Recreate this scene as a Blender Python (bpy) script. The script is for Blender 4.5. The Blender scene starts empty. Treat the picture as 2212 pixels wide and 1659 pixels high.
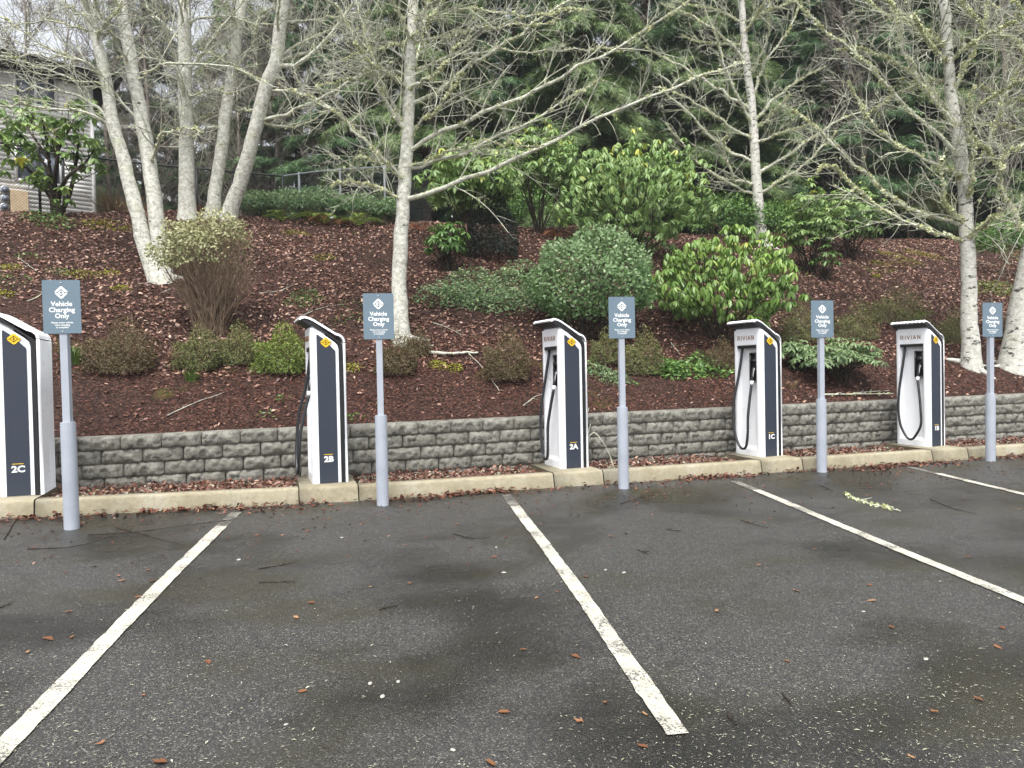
import bpy, bmesh, math, random
import numpy as np
from mathutils import Matrix, Vector
random.seed(7)
rng = np.random.default_rng(11)
S = bpy.context.scene
COL = S.collection
R = math.radians

# ------------------------------------------------------------------ camera
CAM_LOC = np.array([-3.700, -7.191, 1.340])
CAM_M = np.array([[0.94847857, 0.02372769, -0.31595157],
                  [-0.31625934, 0.0104887, -0.94861479],
                  [-0.01919452, 0.99966345, 0.01745241]])
FPX, PCX, PCY = 1533.0, 1106.0, 829.5          # focal length and centre on a 2212 px wide picture
cam = bpy.data.cameras.new('camera')
cam.sensor_width = 36.0
cam.lens = FPX / 2212.0 * 36.0
cam.clip_start = 0.05
cam.clip_end = 1500
cam_o = bpy.data.objects.new('camera', cam)
COL.objects.link(cam_o)
mw = Matrix([list(CAM_M[i]) + [CAM_LOC[i]] for i in range(3)] + [[0, 0, 0, 1]])
cam_o.matrix_world = mw
S.camera = cam_o

# ------------------------------------------------------------------ sky and sun (overcast)
SUN_EL, SUN_AZ = R(62), R(205)
W = bpy.data.worlds.new('World')
S.world = W
W.use_nodes = True
wn, wl = W.node_tree.nodes, W.node_tree.links
sky = wn.new('ShaderNodeTexSky')
sky.sky_type = 'NISHITA'
sky.sun_disc = False
sky.sun_elevation = SUN_EL
sky.sun_rotation = SUN_AZ
sky.air_density = 1.0
sky.dust_density = 3.0
sky.ozone_density = 1.0
hs = wn.new('ShaderNodeHueSaturation')
hs.inputs['Saturation'].default_value = 0.22
hs.inputs['Value'].default_value = 1.0
wl.new(sky.outputs[0], hs.inputs['Color'])
bg = wn['Background']
bg.inputs['Strength'].default_value = 0.13
wl.new(hs.outputs[0], bg.inputs['Color'])
sun = bpy.data.lights.new('sun', 'SUN')
sun.energy = 1.5
sun.angle = R(30)
sun.color = (1.0, 0.97, 0.93)
sun_o = bpy.data.objects.new('sun', sun)
COL.objects.link(sun_o)
sd = Vector((math.sin(SUN_AZ) * math.cos(SUN_EL), math.cos(SUN_AZ) * math.cos(SUN_EL), math.sin(SUN_EL)))
sun_o.rotation_euler = sd.to_track_quat('Z', 'Y').to_euler()
sun_o.location = (0, -10, 30)
S.view_settings.view_transform = 'Standard'
S.view_settings.look = 'None'
S.view_settings.gamma = 1.0
S.view_settings.use_curve_mapping = False
S.view_settings.exposure = 1.30
S.render.engine = 'CYCLES'
S.cycles.max_bounces = 6
S.cycles.diffuse_bounces = 3
S.cycles.transparent_max_bounces = 8
try:
    S.cycles.use_denoising = True
except Exception:
    pass

# ------------------------------------------------------------------ geometry of the place
def ray(u, v):
    return CAM_M @ np.array([(u - PCX) / FPX, -(v - PCY) / FPX, -1.0])
def pt(u, v, D):
    return CAM_LOC + D * ray(u, v)
def proj(P):
    c = (np.atleast_2d(P) - CAM_LOC) @ CAM_M
    return PCX + FPX * c[:, 0] / -c[:, 2], PCY - FPX * c[:, 1] / -c[:, 2], -c[:, 2]
def rise(X):
    return 0.045 * np.clip((-3.0 - np.asarray(X, float)) / 2.6, 0, 1.6)
def asphalt_z(X, Y):
    return 0.042 * np.asarray(Y, float) + rise(X)
def kerbY(X):
    return 0.27 - 0.032 * np.asarray(X, float)
def wallY(X):
    return 1.34 - 0.033 * np.asarray(X, float)
KERB_H = 0.16
def wall_top(X):
    return 0.757 + 0.0077 * np.asarray(X, float)
def bank_z(X, Y):
    X = np.asarray(X, float); Y = np.asarray(Y, float)
    t = Y - wallY(X) - 0.22
    a, b, s1, s2 = 8.4, 10.6, 0.485, 0.02
    tt = np.maximum(t, 0)
    q = np.clip(tt - a, 0, b - a)
    h = s1 * np.minimum(tt, a) + s1 * q + (s2 - s1) * q * q / (2 * (b - a)) + s2 * np.maximum(tt - b, 0)
    n = (0.05 * np.sin(1.1 * X + 0.7 * Y) + 0.04 * np.sin(0.63 * X - 1.3 * Y + 1.0) + 0.022 * np.sin(2.9 * X + 1.7) * np.cos(2.3 * Y)
         + 0.012 * np.sin(6.1 * X + 2.2 * Y) + 0.01 * np.sin(5.3 * Y - 3.1 * X))
    return wall_top(X) - 0.03 + h + n * np.clip(tt / 1.2, 0, 1)
def hit(u, v):
    """where the line of sight through a picture point meets the bank"""
    d = ray(u, v)
    lo = None
    for D in np.arange(6.0, 60.0, 0.1):
        P = CAM_LOC + D * d
        if P[1] > wallY(P[0]) + 0.2 and P[2] < bank_z(P[0], P[1]):
            lo = D
            break
    if lo is None:
        lo = 17.5
    P = CAM_LOC + lo * d
    P[2] = bank_z(P[0], P[1])
    return P, lo
def hit_asph(u, v):
    d = ray(u, v)
    t = (0.042 * CAM_LOC[1] - CAM_LOC[2]) / (d[2] - 0.042 * d[1])
    P = CAM_LOC + t * d
    P[2] = asphalt_z(P[0], P[1])
    return P
BX = np.array([1.0, 0, 0]); 
CAM_RIGHT = np.array([CAM_M[0, 0], CAM_M[1, 0], 0]); CAM_RIGHT /= np.linalg.norm(CAM_RIGHT)
CAM_FWD = np.array([-CAM_M[0, 2], -CAM_M[1, 2], 0]); CAM_FWD /= np.linalg.norm(CAM_FWD)

# ------------------------------------------------------------------ materials
class NT:
    def __init__(s, name):
        s.m = bpy.data.materials.new(name)
        s.m.use_nodes = True
        s.t = s.m.node_tree
        s.b = s.t.nodes['Principled BSDF']
        s.out = s.t.nodes['Material Output']
        s._c = None
    def n(s, typ, **kw):
        nd = s.t.nodes.new(typ)
        for k, v in kw.items():
            if isinstance(v, bpy.types.NodeSocket):
                s.t.links.new(v, nd.inputs[k.replace('_', ' ')])
            elif k.replace('_', ' ') in nd.inputs and k not in ('operation', 'blend_type', 'data_type', 'feature', 'distance'):
                nd.inputs[k.replace('_', ' ')].default_value = v
            else:
                setattr(nd, k, v)
        return nd
    def l(s, a, b):
        s.t.links.new(a, b)
    def coord(s, which='Object', scale=None):
        if s._c is None:
            s._c = s.t.nodes.new('ShaderNodeTexCoord')
        o = s._c.outputs[which]
        if scale is not None:
            mp = s.t.nodes.new('ShaderNodeMapping')
            mp.inputs['Scale'].default_value = scale
            s.l(o, mp.inputs['Vector'])
            o = mp.outputs[0]
        return o
    def noise(s, scale, detail=4, rough=0.55, vec=None, out=0):
        return s.n('ShaderNodeTexNoise', Scale=scale, Detail=detail, Roughness=rough, Vector=vec if vec is not None else s.coord()).outputs[out]
    def voro(s, scale, vec=None, feature='F1', out='Distance', rnd=1.0):
        return s.n('ShaderNodeTexVoronoi', feature=feature, Scale=scale, Randomness=rnd, Vector=vec if vec is not None else s.coord()).outputs[out]
    def ramp(s, fac, stops, interp='LINEAR'):
        r = s.t.nodes.new('ShaderNodeValToRGB')
        r.color_ramp.interpolation = interp
        e = r.color_ramp.elements
        while len(e) < len(stops):
            e.new(0.5)
        for i, (p, c) in enumerate(stops):
            e[i].position = p
            if not hasattr(c, '__len__'):
                c = (c, c, c)
            e[i].color = tuple(c)[:3] + (1,)
        s.l(fac, r.inputs[0])
        return r.outputs[0]
    def mix(s, fac, a, b, mode='MIX'):
        m = s.t.nodes.new('ShaderNodeMix')
        m.data_type = 'RGBA'
        m.blend_type = mode
        for sock, val in ((m.inputs[0], fac), (m.inputs[6], a), (m.inputs[7], b)):
            if isinstance(val, bpy.types.NodeSocket):
                s.l(val, sock)
            elif sock == m.inputs[0]:
                sock.default_value = val
            else:
                sock.default_value = tuple(val)[:3] + (1,)
        return m.outputs[2]
    def attr(s, name, out='Fac'):
        a = s.t.nodes.new('ShaderNodeAttribute')
        a.attribute_name = name
        return a.outputs[out]
    def math(s, op, a, b=0.0):
        m = s.t.nodes.new('ShaderNodeMath')
        m.operation = op
        for i, val in enumerate((a, b)):
            if isinstance(val, bpy.types.NodeSocket):
                s.l(val, m.inputs[i])
            else:
                m.inputs[i].default_value = val
        return m.outputs[0]
    def set(s, base=None, rough=None, spec=None, metal=None):
        for nm, v in (('Base Color', base), ('Roughness', rough), ('Specular IOR Level', spec), ('Metallic', metal)):
            if v is None:
                continue
            if isinstance(v, bpy.types.NodeSocket):
                s.l(v, s.b.inputs[nm])
            elif nm == 'Base Color':
                s.b.inputs[nm].default_value = tuple(v)[:3] + (1,)
            else:
                s.b.inputs[nm].default_value = v
        return s
    def bump(s, h, strength=0.5, dist=0.01):
        b = s.n('ShaderNodeBump', Strength=strength, Distance=dist, Height=h)
        s.l(b.outputs[0], s.b.inputs['Normal'])
        return s

def plain(name, base, rough=0.5, spec=0.5, var=0.12, scale=6.0, metal=0.0, bump=0.0):
    """a paint or plastic with a little unevenness in colour and gloss"""
    k = NT(name)
    nz = k.noise(scale, 5)
    lo = tuple(c * (1 - var) for c in base); hi = tuple(min(1, c * (1 + var)) for c in base)
    k.set(k.ramp(nz, [(0.3, lo), (0.7, hi)]), k.ramp(k.noise(scale * 3, 3), [(0.3, max(0.02, rough - 0.08)), (0.7, min(1, rough + 0.08))]), spec, metal)
    if bump:
        k.bump(k.noise(scale * 30, 3), bump, 0.003)
    return k.m

def leaf_mat(name, stops, rough=0.42, trans=0.22, spec=0.5):
    k = NT(name)
    c = k.ramp(k.attr('rnd'), stops)
    c2 = k.mix(k.math('MULTIPLY', k.noise(9.0, 3), 0.35), c, tuple(x * 0.55 for x in stops[len(stops) // 2][1]))
    k.set(c2, rough, spec)
    tr = k.n('ShaderNodeBsdfTranslucent')
    k.l(c2, tr.inputs['Color'])
    ms = k.n('ShaderNodeMixShader')
    ms.inputs[0].default_value = trans
    k.l(k.b.outputs[0], ms.inputs[1])
    k.l(tr.outputs[0], ms.inputs[2])
    k.l(ms.outputs[0], k.out.inputs[0])
    return k.m

MAT = {}
def build_materials():
    # asphalt: wet, dark, fine aggregate, mossy patches
    k = NT('wet asphalt')
    big = k.noise(0.48, 4, 0.55, k.coord(scale=(1.0, 1.5, 1.0)))
    mid = k.noise(2.6, 5, 0.6)
    fine2 = k.noise(300.0, 2, 0.7)
    sv = k.n('ShaderNodeSeparateColor'); k.l(k.voro(150.0, out='Color'), sv.inputs[0])
    base = k.ramp(sv.outputs[0], [(0.0, (0.020, 0.0195, 0.0185)), (0.6, (0.046, 0.045, 0.0425)), (0.9, (0.080, 0.077, 0.072)), (1.0, (0.20, 0.19, 0.17))])
    base = k.mix(k.ramp(mid, [(0.35, 0.0), (0.75, 0.30)]), base, (0.066, 0.064, 0.060))
    wet = k.ramp(big, [(0.47, 0.0), (0.60, 1.0)])
    base = k.mix(k.math('MULTIPLY', wet, 0.75), base, (0.0095, 0.009, 0.0075))
    moss = k.ramp(k.noise(0.7, 4, 0.6, k.coord(scale=(1.0, 1.7, 1.0))), [(0.50, 0.0), (0.66, 1.0)])
    base = k.mix(k.math('MULTIPLY', moss, 0.55), base, (0.030, 0.027, 0.010))
    va = k.n('ShaderNodeVectorMath', operation='MULTIPLY_ADD')
    k.l(k.noise(1.1, 5, 0.65, out=1), va.inputs[0]); va.inputs[1].default_value = (1.1, 1.1, 0); k.l(k.coord(), va.inputs[2])
    crack = k.voro(0.17, va.outputs[0], 'DISTANCE_TO_EDGE')
    ck = k.ramp(crack, [(0.0, 1.0), (0.0016, 0.0)])
    base = k.mix(k.math('MULTIPLY', ck, 0.35), base, (0.010, 0.010, 0.010))
    ro = k.ramp(wet, [(0.0, 0.50), (1.0, 0.27)])
    k.set(base, ro, 0.5)
    hgt = k.math('ADD', k.ramp(k.voro(150.0), [(0.0, 1.0), (0.65, 0.0)]), k.math('MULTIPLY', fine2, 0.5))
    k.bump(hgt, 0.55, 0.0045)
    MAT['asphalt'] = k.m
    # road paint, worn
    for nm, lo, hi, bare in (('white road paint', 0.0, 1.0, 0.415), ('worn old road paint', 0.0, 1.0, 0.46)):
        k = NT(nm)
        w = k.noise(75.0, 6, 0.75)
        w2 = k.noise(4.0, 3, 0.6)
        f = k.ramp(k.math('ADD', k.math('MULTIPLY', w, 0.7), k.math('MULTIPLY', w2, 0.4)), [(bare + 0.05, 0.0), (bare + 0.13, 1.0)])
        pc = k.ramp(k.noise(14.0, 4), [(0.3, (0.44, 0.42, 0.34)), (0.7, (0.60, 0.58, 0.50))]) if bare < 0.44 else k.ramp(k.noise(14.0, 4), [(0.3, (0.17, 0.16, 0.135)), (0.7, (0.30, 0.285, 0.24))])
        k.set(k.mix(f, (0.10, 0.098, 0.09) if bare < 0.44 else (0.045, 0.044, 0.042), pc), 0.6, 0.4)
        k.bump(k.voro(110.0), 0.5, 0.004)
        MAT['paint' if bare < 0.44 else 'oldpaint'] = k.m
    # kerb concrete, yellowish, algae at the foot
    k = NT('yellowed kerb concrete')
    n1 = k.noise(3.0, 5, 0.65); n2 = k.noise(28.0, 5, 0.7)
    base = k.ramp(n1, [(0.25, (0.25, 0.215, 0.145)), (0.5, (0.36, 0.32, 0.225)), (0.75, (0.42, 0.395, 0.32))])
    base = k.mix(k.ramp(n2, [(0.45, 0.0), (0.75, 0.55)]), base, (0.17, 0.145, 0.08))
    st = k.noise(1.6, 5, 0.7, k.coord(scale=(2.2, 1, 0.5)))
    base = k.mix(k.ramp(st, [(0.5, 0.0), (0.72, 0.5)]), base, (0.20, 0.19, 0.13))
    k.set(base, 0.82, 0.3)
    k.bump(k.math('ADD', k.noise(120.0, 4, 0.7), k.math('MULTIPLY', k.voro(45.0), 0.3)), 0.55, 0.005)
    MAT['kerb'] = k.m
    # split-face wall block
    k = NT('grey split face block')
    oi = k.n('ShaderNodeObjectInfo').outputs['Random']
    n1 = k.noise(9.0, 6, 0.7)
    base = k.ramp(n1, [(0.30, (0.15, 0.146, 0.125)), (0.5, (0.34, 0.33, 0.288)), (0.70, (0.52, 0.505, 0.445))])
    base = k.mix(k.math('MULTIPLY', oi, 0.45), base, (0.19, 0.185, 0.152))
    base = k.mix(k.ramp(k.noise(2.3, 4, 0.6), [(0.5, 0), (0.75, 0.5)]), base, (0.10, 0.105, 0.075))
    k.set(base, 0.9, 0.25)
    k.bump(k.math('ADD', k.noise(21.0, 6, 0.76), k.math('MULTIPLY', k.noise(90.0, 3, 0.7), 0.3)), 1.0, 0.05)
    MAT['block'] = k.m
    MAT['joint'] = plain('dark wall core', (0.03, 0.03, 0.028), 0.95, 0.1)
    # soil and mulch under the litter
    k = NT('bark mulch ground')
    n1 = k.noise(1.1, 5, 0.6); v = k.voro(38.0, k.coord(scale=(1, 1, 1)), out='Color')
    sv = k.n('ShaderNodeSeparateColor'); k.l(v, sv.inputs[0])
    base = k.ramp(sv.outputs[0], [(0.0, (0.016, 0.008, 0.006)), (0.6, (0.050, 0.024, 0.018)), (1.0, (0.12, 0.062, 0.046))])
    base = k.mix(k.ramp(n1, [(0.4, 0.0), (0.7, 0.5)]), base, (0.018, 0.011, 0.009))
    msk = k.ramp(k.noise(0.62, 5, 0.62, k.coord(scale=(1, 0.8, 0.6))), [(0.64, 0.0), (0.72, 1.0)])
    base = k.mix(k.math('MULTIPLY', msk, 0.7), base, (0.085, 0.09, 0.016))
    k.set(base, 0.9, 0.2)
    k.bump(k.math('ADD', k.voro(32.0), k.noise(60.0, 4)), 0.9, 0.03)
    MAT['mulch'] = k.m
    k = NT('gravelly strip soil')
    v = k.voro(55.0, out='Color'); sv = k.n('ShaderNodeSeparateColor'); k.l(v, sv.inputs[0])
    k.set(k.ramp(sv.outputs[0], [(0, (0.05, 0.03, 0.022)), (0.7, (0.13, 0.085, 0.062)), (1, (0.27, 0.22, 0.18))]), 0.85, 0.25)
    k.bump(k.voro(55.0), 1.0, 0.02)
    MAT['strip'] = k.m
    # pale blotchy bark with dark horizontal scars
    def bark(name, pale, grey, dark, scar=0.62, moss=0.25, spots=0.5):
        k = NT(name)
        n1 = k.noise(13.0, 5, 0.7)
        base = k.ramp(n1, [(0.36, grey), (0.60, pale)])
        lent = k.noise(1.0, 4, 0.6, k.coord(scale=(16, 16, 62)))
        base = k.mix(k.ramp(lent, [(0.55, 0.0), (0.66, 0.62)]), base, tuple(x * 0.42 for x in grey))
        sp = k.voro(17.0, k.coord(scale=(1, 1, 1.2)))
        base = k.mix(k.ramp(sp, [(0.17, spots), (0.25, 0.0)]), base, (0.60, 0.61, 0.54))
        sc = k.noise(1.0, 5, 0.7, k.coord(scale=(5, 5, 11)))
        base = k.mix(k.ramp(sc, [(scar, 0.0), (scar + 0.05, 0.92)]), base, dark)
        ms = k.noise(3.4, 5, 0.7)
        base = k.mix(k.ramp(ms, [(0.56, 0.0), (0.68, moss)]), base, (0.33, 0.36, 0.17))
        k.set(base, 0.85, 0.25)
        k.bump(k.math('ADD', lent, k.math('MULTIPLY', k.noise(40.0, 4, 0.7), 0.6)), 0.6, 0.015)
        return k.m
    MAT['alder'] = bark('blotchy grey bark', (0.64, 0.635, 0.56), (0.31, 0.305, 0.26), (0.030, 0.026, 0.022), 0.62, 0.45, 0.95)
    MAT['birch'] = bark('white scarred bark', (0.62, 0.61, 0.55), (0.42, 0.41, 0.36), (0.022, 0.02, 0.018), 0.56, 0.4, 0.3)
    MAT['limb'] = bark('lichened limb bark', (0.66, 0.67, 0.56), (0.38, 0.38, 0.31), (0.055, 0.048, 0.04), 0.63, 0.8, 0.6)
    k = NT('twig bark')
    k.set(k.ramp(k.noise(5.0, 4, 0.6), [(0.3, (0.18, 0.165, 0.145)), (0.48, (0.42, 0.42, 0.35)), (0.68, (0.62, 0.65, 0.46))]), 0.85, 0.2)
    MAT['twig'] = k.m
    k = NT('grey brown twig bark')
    k.set(k.ramp(k.noise(3.0, 4, 0.6), [(0.3, (0.14, 0.12, 0.10)), (0.7, (0.30, 0.27, 0.23))]), 0.9, 0.15)
    MAT['bgtwig'] = k.m
    MAT['darkstem'] = plain('dark mossy stem', (0.035, 0.027, 0.02), 0.9, 0.2, 0.5, 12)
    MAT['brownstem'] = plain('brown shrub stem', (0.20, 0.145, 0.10), 0.9, 0.2, 0.5, 12)
    MAT['conbark'] = plain('conifer bark', (0.06, 0.045, 0.035), 0.95, 0.15, 0.5, 8)
    k = NT('pale lichen')
    k.set(k.ramp(k.attr('rnd'), [(0, (0.42, 0.44, 0.22)), (0.6, (0.62, 0.64, 0.37)), (1, (0.70, 0.73, 0.54))]), 0.95, 0.1)
    MAT['lichen'] = k.m
    # foliage
    MAT['rhodo'] = leaf_mat('glossy rhododendron leaf', [(0, (0.092, 0.176, 0.051)), (0.55, (0.200, 0.330, 0.094)), (0.9, (0.348, 0.470, 0.146)), (1, (0.587, 0.565, 0.086))], 0.38)
    MAT['rhodobright'] = leaf_mat('bright rhododendron leaf', [(0, (0.072, 0.152, 0.032)), (0.5, (0.160, 0.287, 0.055)), (0.9, (0.303, 0.431, 0.102)), (1, (0.479, 0.479, 0.072))], 0.34)
    MAT['greyshrub'] = leaf_mat('grey green shrub leaf', [(0, (0.06, 0.125, 0.04)), (0.45, (0.16, 0.28, 0.10)), (1, (0.42, 0.53, 0.30))], 0.34)
    MAT['salal'] = leaf_mat('blue green ground cover leaf', [(0, (0.070, 0.146, 0.068)), (0.5, (0.177, 0.292, 0.127)), (1, (0.424, 0.539, 0.253))], 0.42)
    MAT['ivy'] = leaf_mat('mid green ground cover leaf', [(0, (0.053, 0.122, 0.030)), (0.6, (0.129, 0.260, 0.059)), (1, (0.277, 0.434, 0.104))], 0.42)
    MAT['paleleaf'] = leaf_mat('pale variegated leaf', [(0, (0.163, 0.194, 0.081)), (0.5, (0.338, 0.350, 0.163)), (1, (0.600, 0.587, 0.350))], 0.5)
    MAT['heathbrown'] = leaf_mat('brown heath leaf', [(0, (0.058, 0.045, 0.023)), (0.5, (0.128, 0.087, 0.041)), (0.85, (0.140, 0.128, 0.045)), (1, (0.217, 0.128, 0.076))], 0.6)
    MAT['heathgreen'] = leaf_mat('olive heath leaf', [(0, (0.062, 0.078, 0.028)), (0.6, (0.155, 0.178, 0.054)), (1, (0.279, 0.279, 0.093))], 0.6)
    MAT['boxgreen'] = leaf_mat('yellow green box leaf', [(0, (0.060, 0.108, 0.018)), (0.6, (0.168, 0.240, 0.036)), (1, (0.336, 0.396, 0.072))], 0.45)
    MAT['narrow'] = leaf_mat('narrow azalea leaf', [(0, (0.086, 0.147, 0.061)), (0.6, (0.190, 0.284, 0.121)), (1, (0.345, 0.431, 0.207))], 0.45)
    MAT['fern'] = leaf_mat('fern frond', [(0, (0.098, 0.168, 0.028)), (1, (0.308, 0.392, 0.070))], 0.55)
    MAT['rust'] = leaf_mat('rusty dead frond', [(0, (0.17, 0.055, 0.02)), (1, (0.33, 0.14, 0.06))], 0.7)
    MAT['grass'] = leaf_mat('grass blade', [(0, (0.05, 0.10, 0.02)), (1, (0.16, 0.24, 0.05))], 0.5)
    MAT['drygrass'] = leaf_mat('dry grass blade', [(0, (0.16, 0.10, 0.055)), (1, (0.38, 0.27, 0.15))], 0.7)
    MAT['moss'] = leaf_mat('yellow moss', [(0, (0.168, 0.192, 0.018)), (1, (0.480, 0.480, 0.036))], 0.9, 0.1)
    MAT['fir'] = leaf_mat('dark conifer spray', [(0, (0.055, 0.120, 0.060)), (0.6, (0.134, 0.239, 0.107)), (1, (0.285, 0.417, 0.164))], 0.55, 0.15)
    MAT['shadedfir'] = leaf_mat('evergreen leaf darkened for shade', [(0, (0.008, 0.014, 0.009)), (0.7, (0.016, 0.028, 0.016)), (1, (0.035, 0.055, 0.028))], 0.55, 0.1)  # shade of the hollow is put into this near-black leaf colour
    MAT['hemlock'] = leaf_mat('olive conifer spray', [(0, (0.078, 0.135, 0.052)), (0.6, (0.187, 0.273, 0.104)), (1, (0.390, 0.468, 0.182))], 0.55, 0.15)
    MAT['litter'] = leaf_mat('dead leaf litter', [(0, (0.066, 0.030, 0.022)), (0.4, (0.177, 0.083, 0.058)), (0.72, (0.325, 0.173, 0.122)), (0.92, (0.503, 0.319, 0.233)), (1, (0.665, 0.499, 0.375))], 0.5, 0.1)
    MAT['chips'] = leaf_mat('red bark chips', [(0, (0.042, 0.012, 0.007)), (0.6, (0.15, 0.046, 0.026)), (0.92, (0.28, 0.105, 0.060)), (1, (0.46, 0.29, 0.19))], 0.7, 0.05)
    MAT['redleaf'] = leaf_mat('red brown fallen leaf', [(0, (0.064, 0.022, 0.014)), (0.5, (0.146, 0.048, 0.030)), (0.9, (0.264, 0.110, 0.065)), (1, (0.391, 0.230, 0.138))], 0.45, 0.1)
    MAT['tanleaf'] = leaf_mat('tan fallen leaf', [(0, (0.18, 0.07, 0.03)), (0.6, (0.32, 0.15, 0.07)), (1, (0.48, 0.30, 0.16))], 0.5, 0.1)
    MAT['speck'] = leaf_mat('pale needle litter', [(0, (0.20, 0.19, 0.13)), (0.6, (0.38, 0.37, 0.27)), (1, (0.60, 0.58, 0.48))], 0.7, 0.05)
    # made things
    for key, nm in (('white', 'white powder coat'), ('ribwhite', 'white ribbed shell')):
        k = NT(nm)
        st = k.noise(1.0, 5, 0.65, k.coord(scale=(9, 9, 1.3)))
        base = k.mix(k.ramp(st, [(0.52, 0.0), (0.75, 0.35)]), (0.82, 0.835, 0.86), (0.60, 0.60, 0.58))
        base = k.mix(k.ramp(k.noise(38.0, 4, 0.7), [(0.66, 0.0), (0.74, 0.3)]), base, (0.42, 0.40, 0.36))
        k.set(base, k.ramp(k.noise(14.0, 4), [(0.3, 0.25), (0.7, 0.42)]), 0.5)
        MAT[key] = k.m
    k = NT('charcoal blue panel')
    sp = k.voro(150.0)
    k.set(k.mix(k.ramp(sp, [(0.05, 0.35), (0.11, 0.0)]), (0.026, 0.034, 0.052), (0.12, 0.14, 0.18)), k.ramp(k.noise(8, 4), [(0.3, 0.38), (0.7, 0.52)]), 0.5)
    k.bump(k.noise(420.0, 2), 0.15, 0.001)
    MAT['navy'] = k.m
    MAT['black'] = plain('black plastic', (0.012, 0.0125, 0.014), 0.45, 0.45, 0.2, 9)
    MAT['rubber'] = plain('black cable rubber', (0.014, 0.0145, 0.017), 0.38, 0.5, 0.2, 20)
    MAT['pocket'] = plain('dark pocket plastic', (0.006, 0.006, 0.007), 0.6, 0.3)
    MAT['yellow'] = plain('yellow emblem', (0.80, 0.52, 0.02), 0.45, 0.4, 0.04)
    MAT['brown'] = plain('dark emblem line', (0.10, 0.065, 0.01), 0.6, 0.3)
    MAT['copper'] = plain('copper lettering', (0.30, 0.13, 0.035), 0.4, 0.5, 0.1)
    MAT['signwhite'] = plain('white print', (0.80, 0.81, 0.80), 0.55, 0.3, 0.03)
    MAT['signblue'] = plain('slate blue sign', (0.135, 0.19, 0.235), 0.45, 0.4, 0.06, 2)
    k = NT('pale blue grey post paint')
    n1 = k.noise(4, 5); sc = k.noise(1.0, 5, 0.7, k.coord(scale=(30, 30, 9)))
    base = k.ramp(n1, [(0.3, (0.32, 0.35, 0.40)), (0.7, (0.40, 0.43, 0.485))])
    base = k.mix(k.ramp(sc, [(0.71, 0.0), (0.74, 0.8)]), base, (0.12, 0.115, 0.12))
    k.set(base, 0.5, 0.4)
    MAT['post'] = k.m
    MAT['steel'] = plain('bolt steel', (0.55, 0.56, 0.57), 0.4, 0.5, 0.1, 30, 0.6)
    MAT['siding'] = plain('cream siding', (0.88, 0.865, 0.82), 0.6, 0.3, 0.04, 3)
    MAT['trim'] = plain('white trim', (0.75, 0.75, 0.73), 0.5, 0.35, 0.03)
    k = NT('window glass')
    k.set(k.ramp(k.noise(0.8, 3), [(0.3, (0.10, 0.12, 0.15)), (0.7, (0.22, 0.25, 0.30))]), 0.08, 0.7)
    MAT['glass'] = k.m
    MAT['roof'] = plain('dark eave', (0.085, 0.08, 0.075), 0.85, 0.2, 0.3)
    MAT['fence'] = plain('black fence vinyl', (0.018, 0.019, 0.021), 0.5, 0.4)
    MAT['galv'] = plain('grey pipe', (0.22, 0.24, 0.25), 0.5, 0.4)
    MAT['tan'] = plain('tan utility box', (0.55, 0.42, 0.27), 0.6, 0.3)
    MAT['pebble'] = plain('pale pebble', (0.42, 0.40, 0.36), 0.7, 0.3, 0.3, 20)
    MAT['patch'] = plain('tar patch', (0.018, 0.018, 0.019), 0.6, 0.4, 0.3, 40, 0, 0.4)
build_materials()

# ------------------------------------------------------------------ object helpers
def link(o, parent=None):
    COL.objects.link(o)
    if parent is not None:
        o.parent = parent
    return o
def tag(o, label=None, cat=None, group=None, kind=None):
    if label: o['label'] = label
    if cat: o['category'] = cat
    if group: o['group'] = group
    if kind: o['kind'] = kind
    return o
def empty(name, loc, label, cat, group=None, rz=0.0):
    o = bpy.data.objects.new(name, None)
    o.empty_display_size = 0.1
    o.location = [float(x) for x in loc]
    o.rotation_euler = (0, 0, rz)
    link(o)
    return tag(o, label, cat, group)

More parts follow.
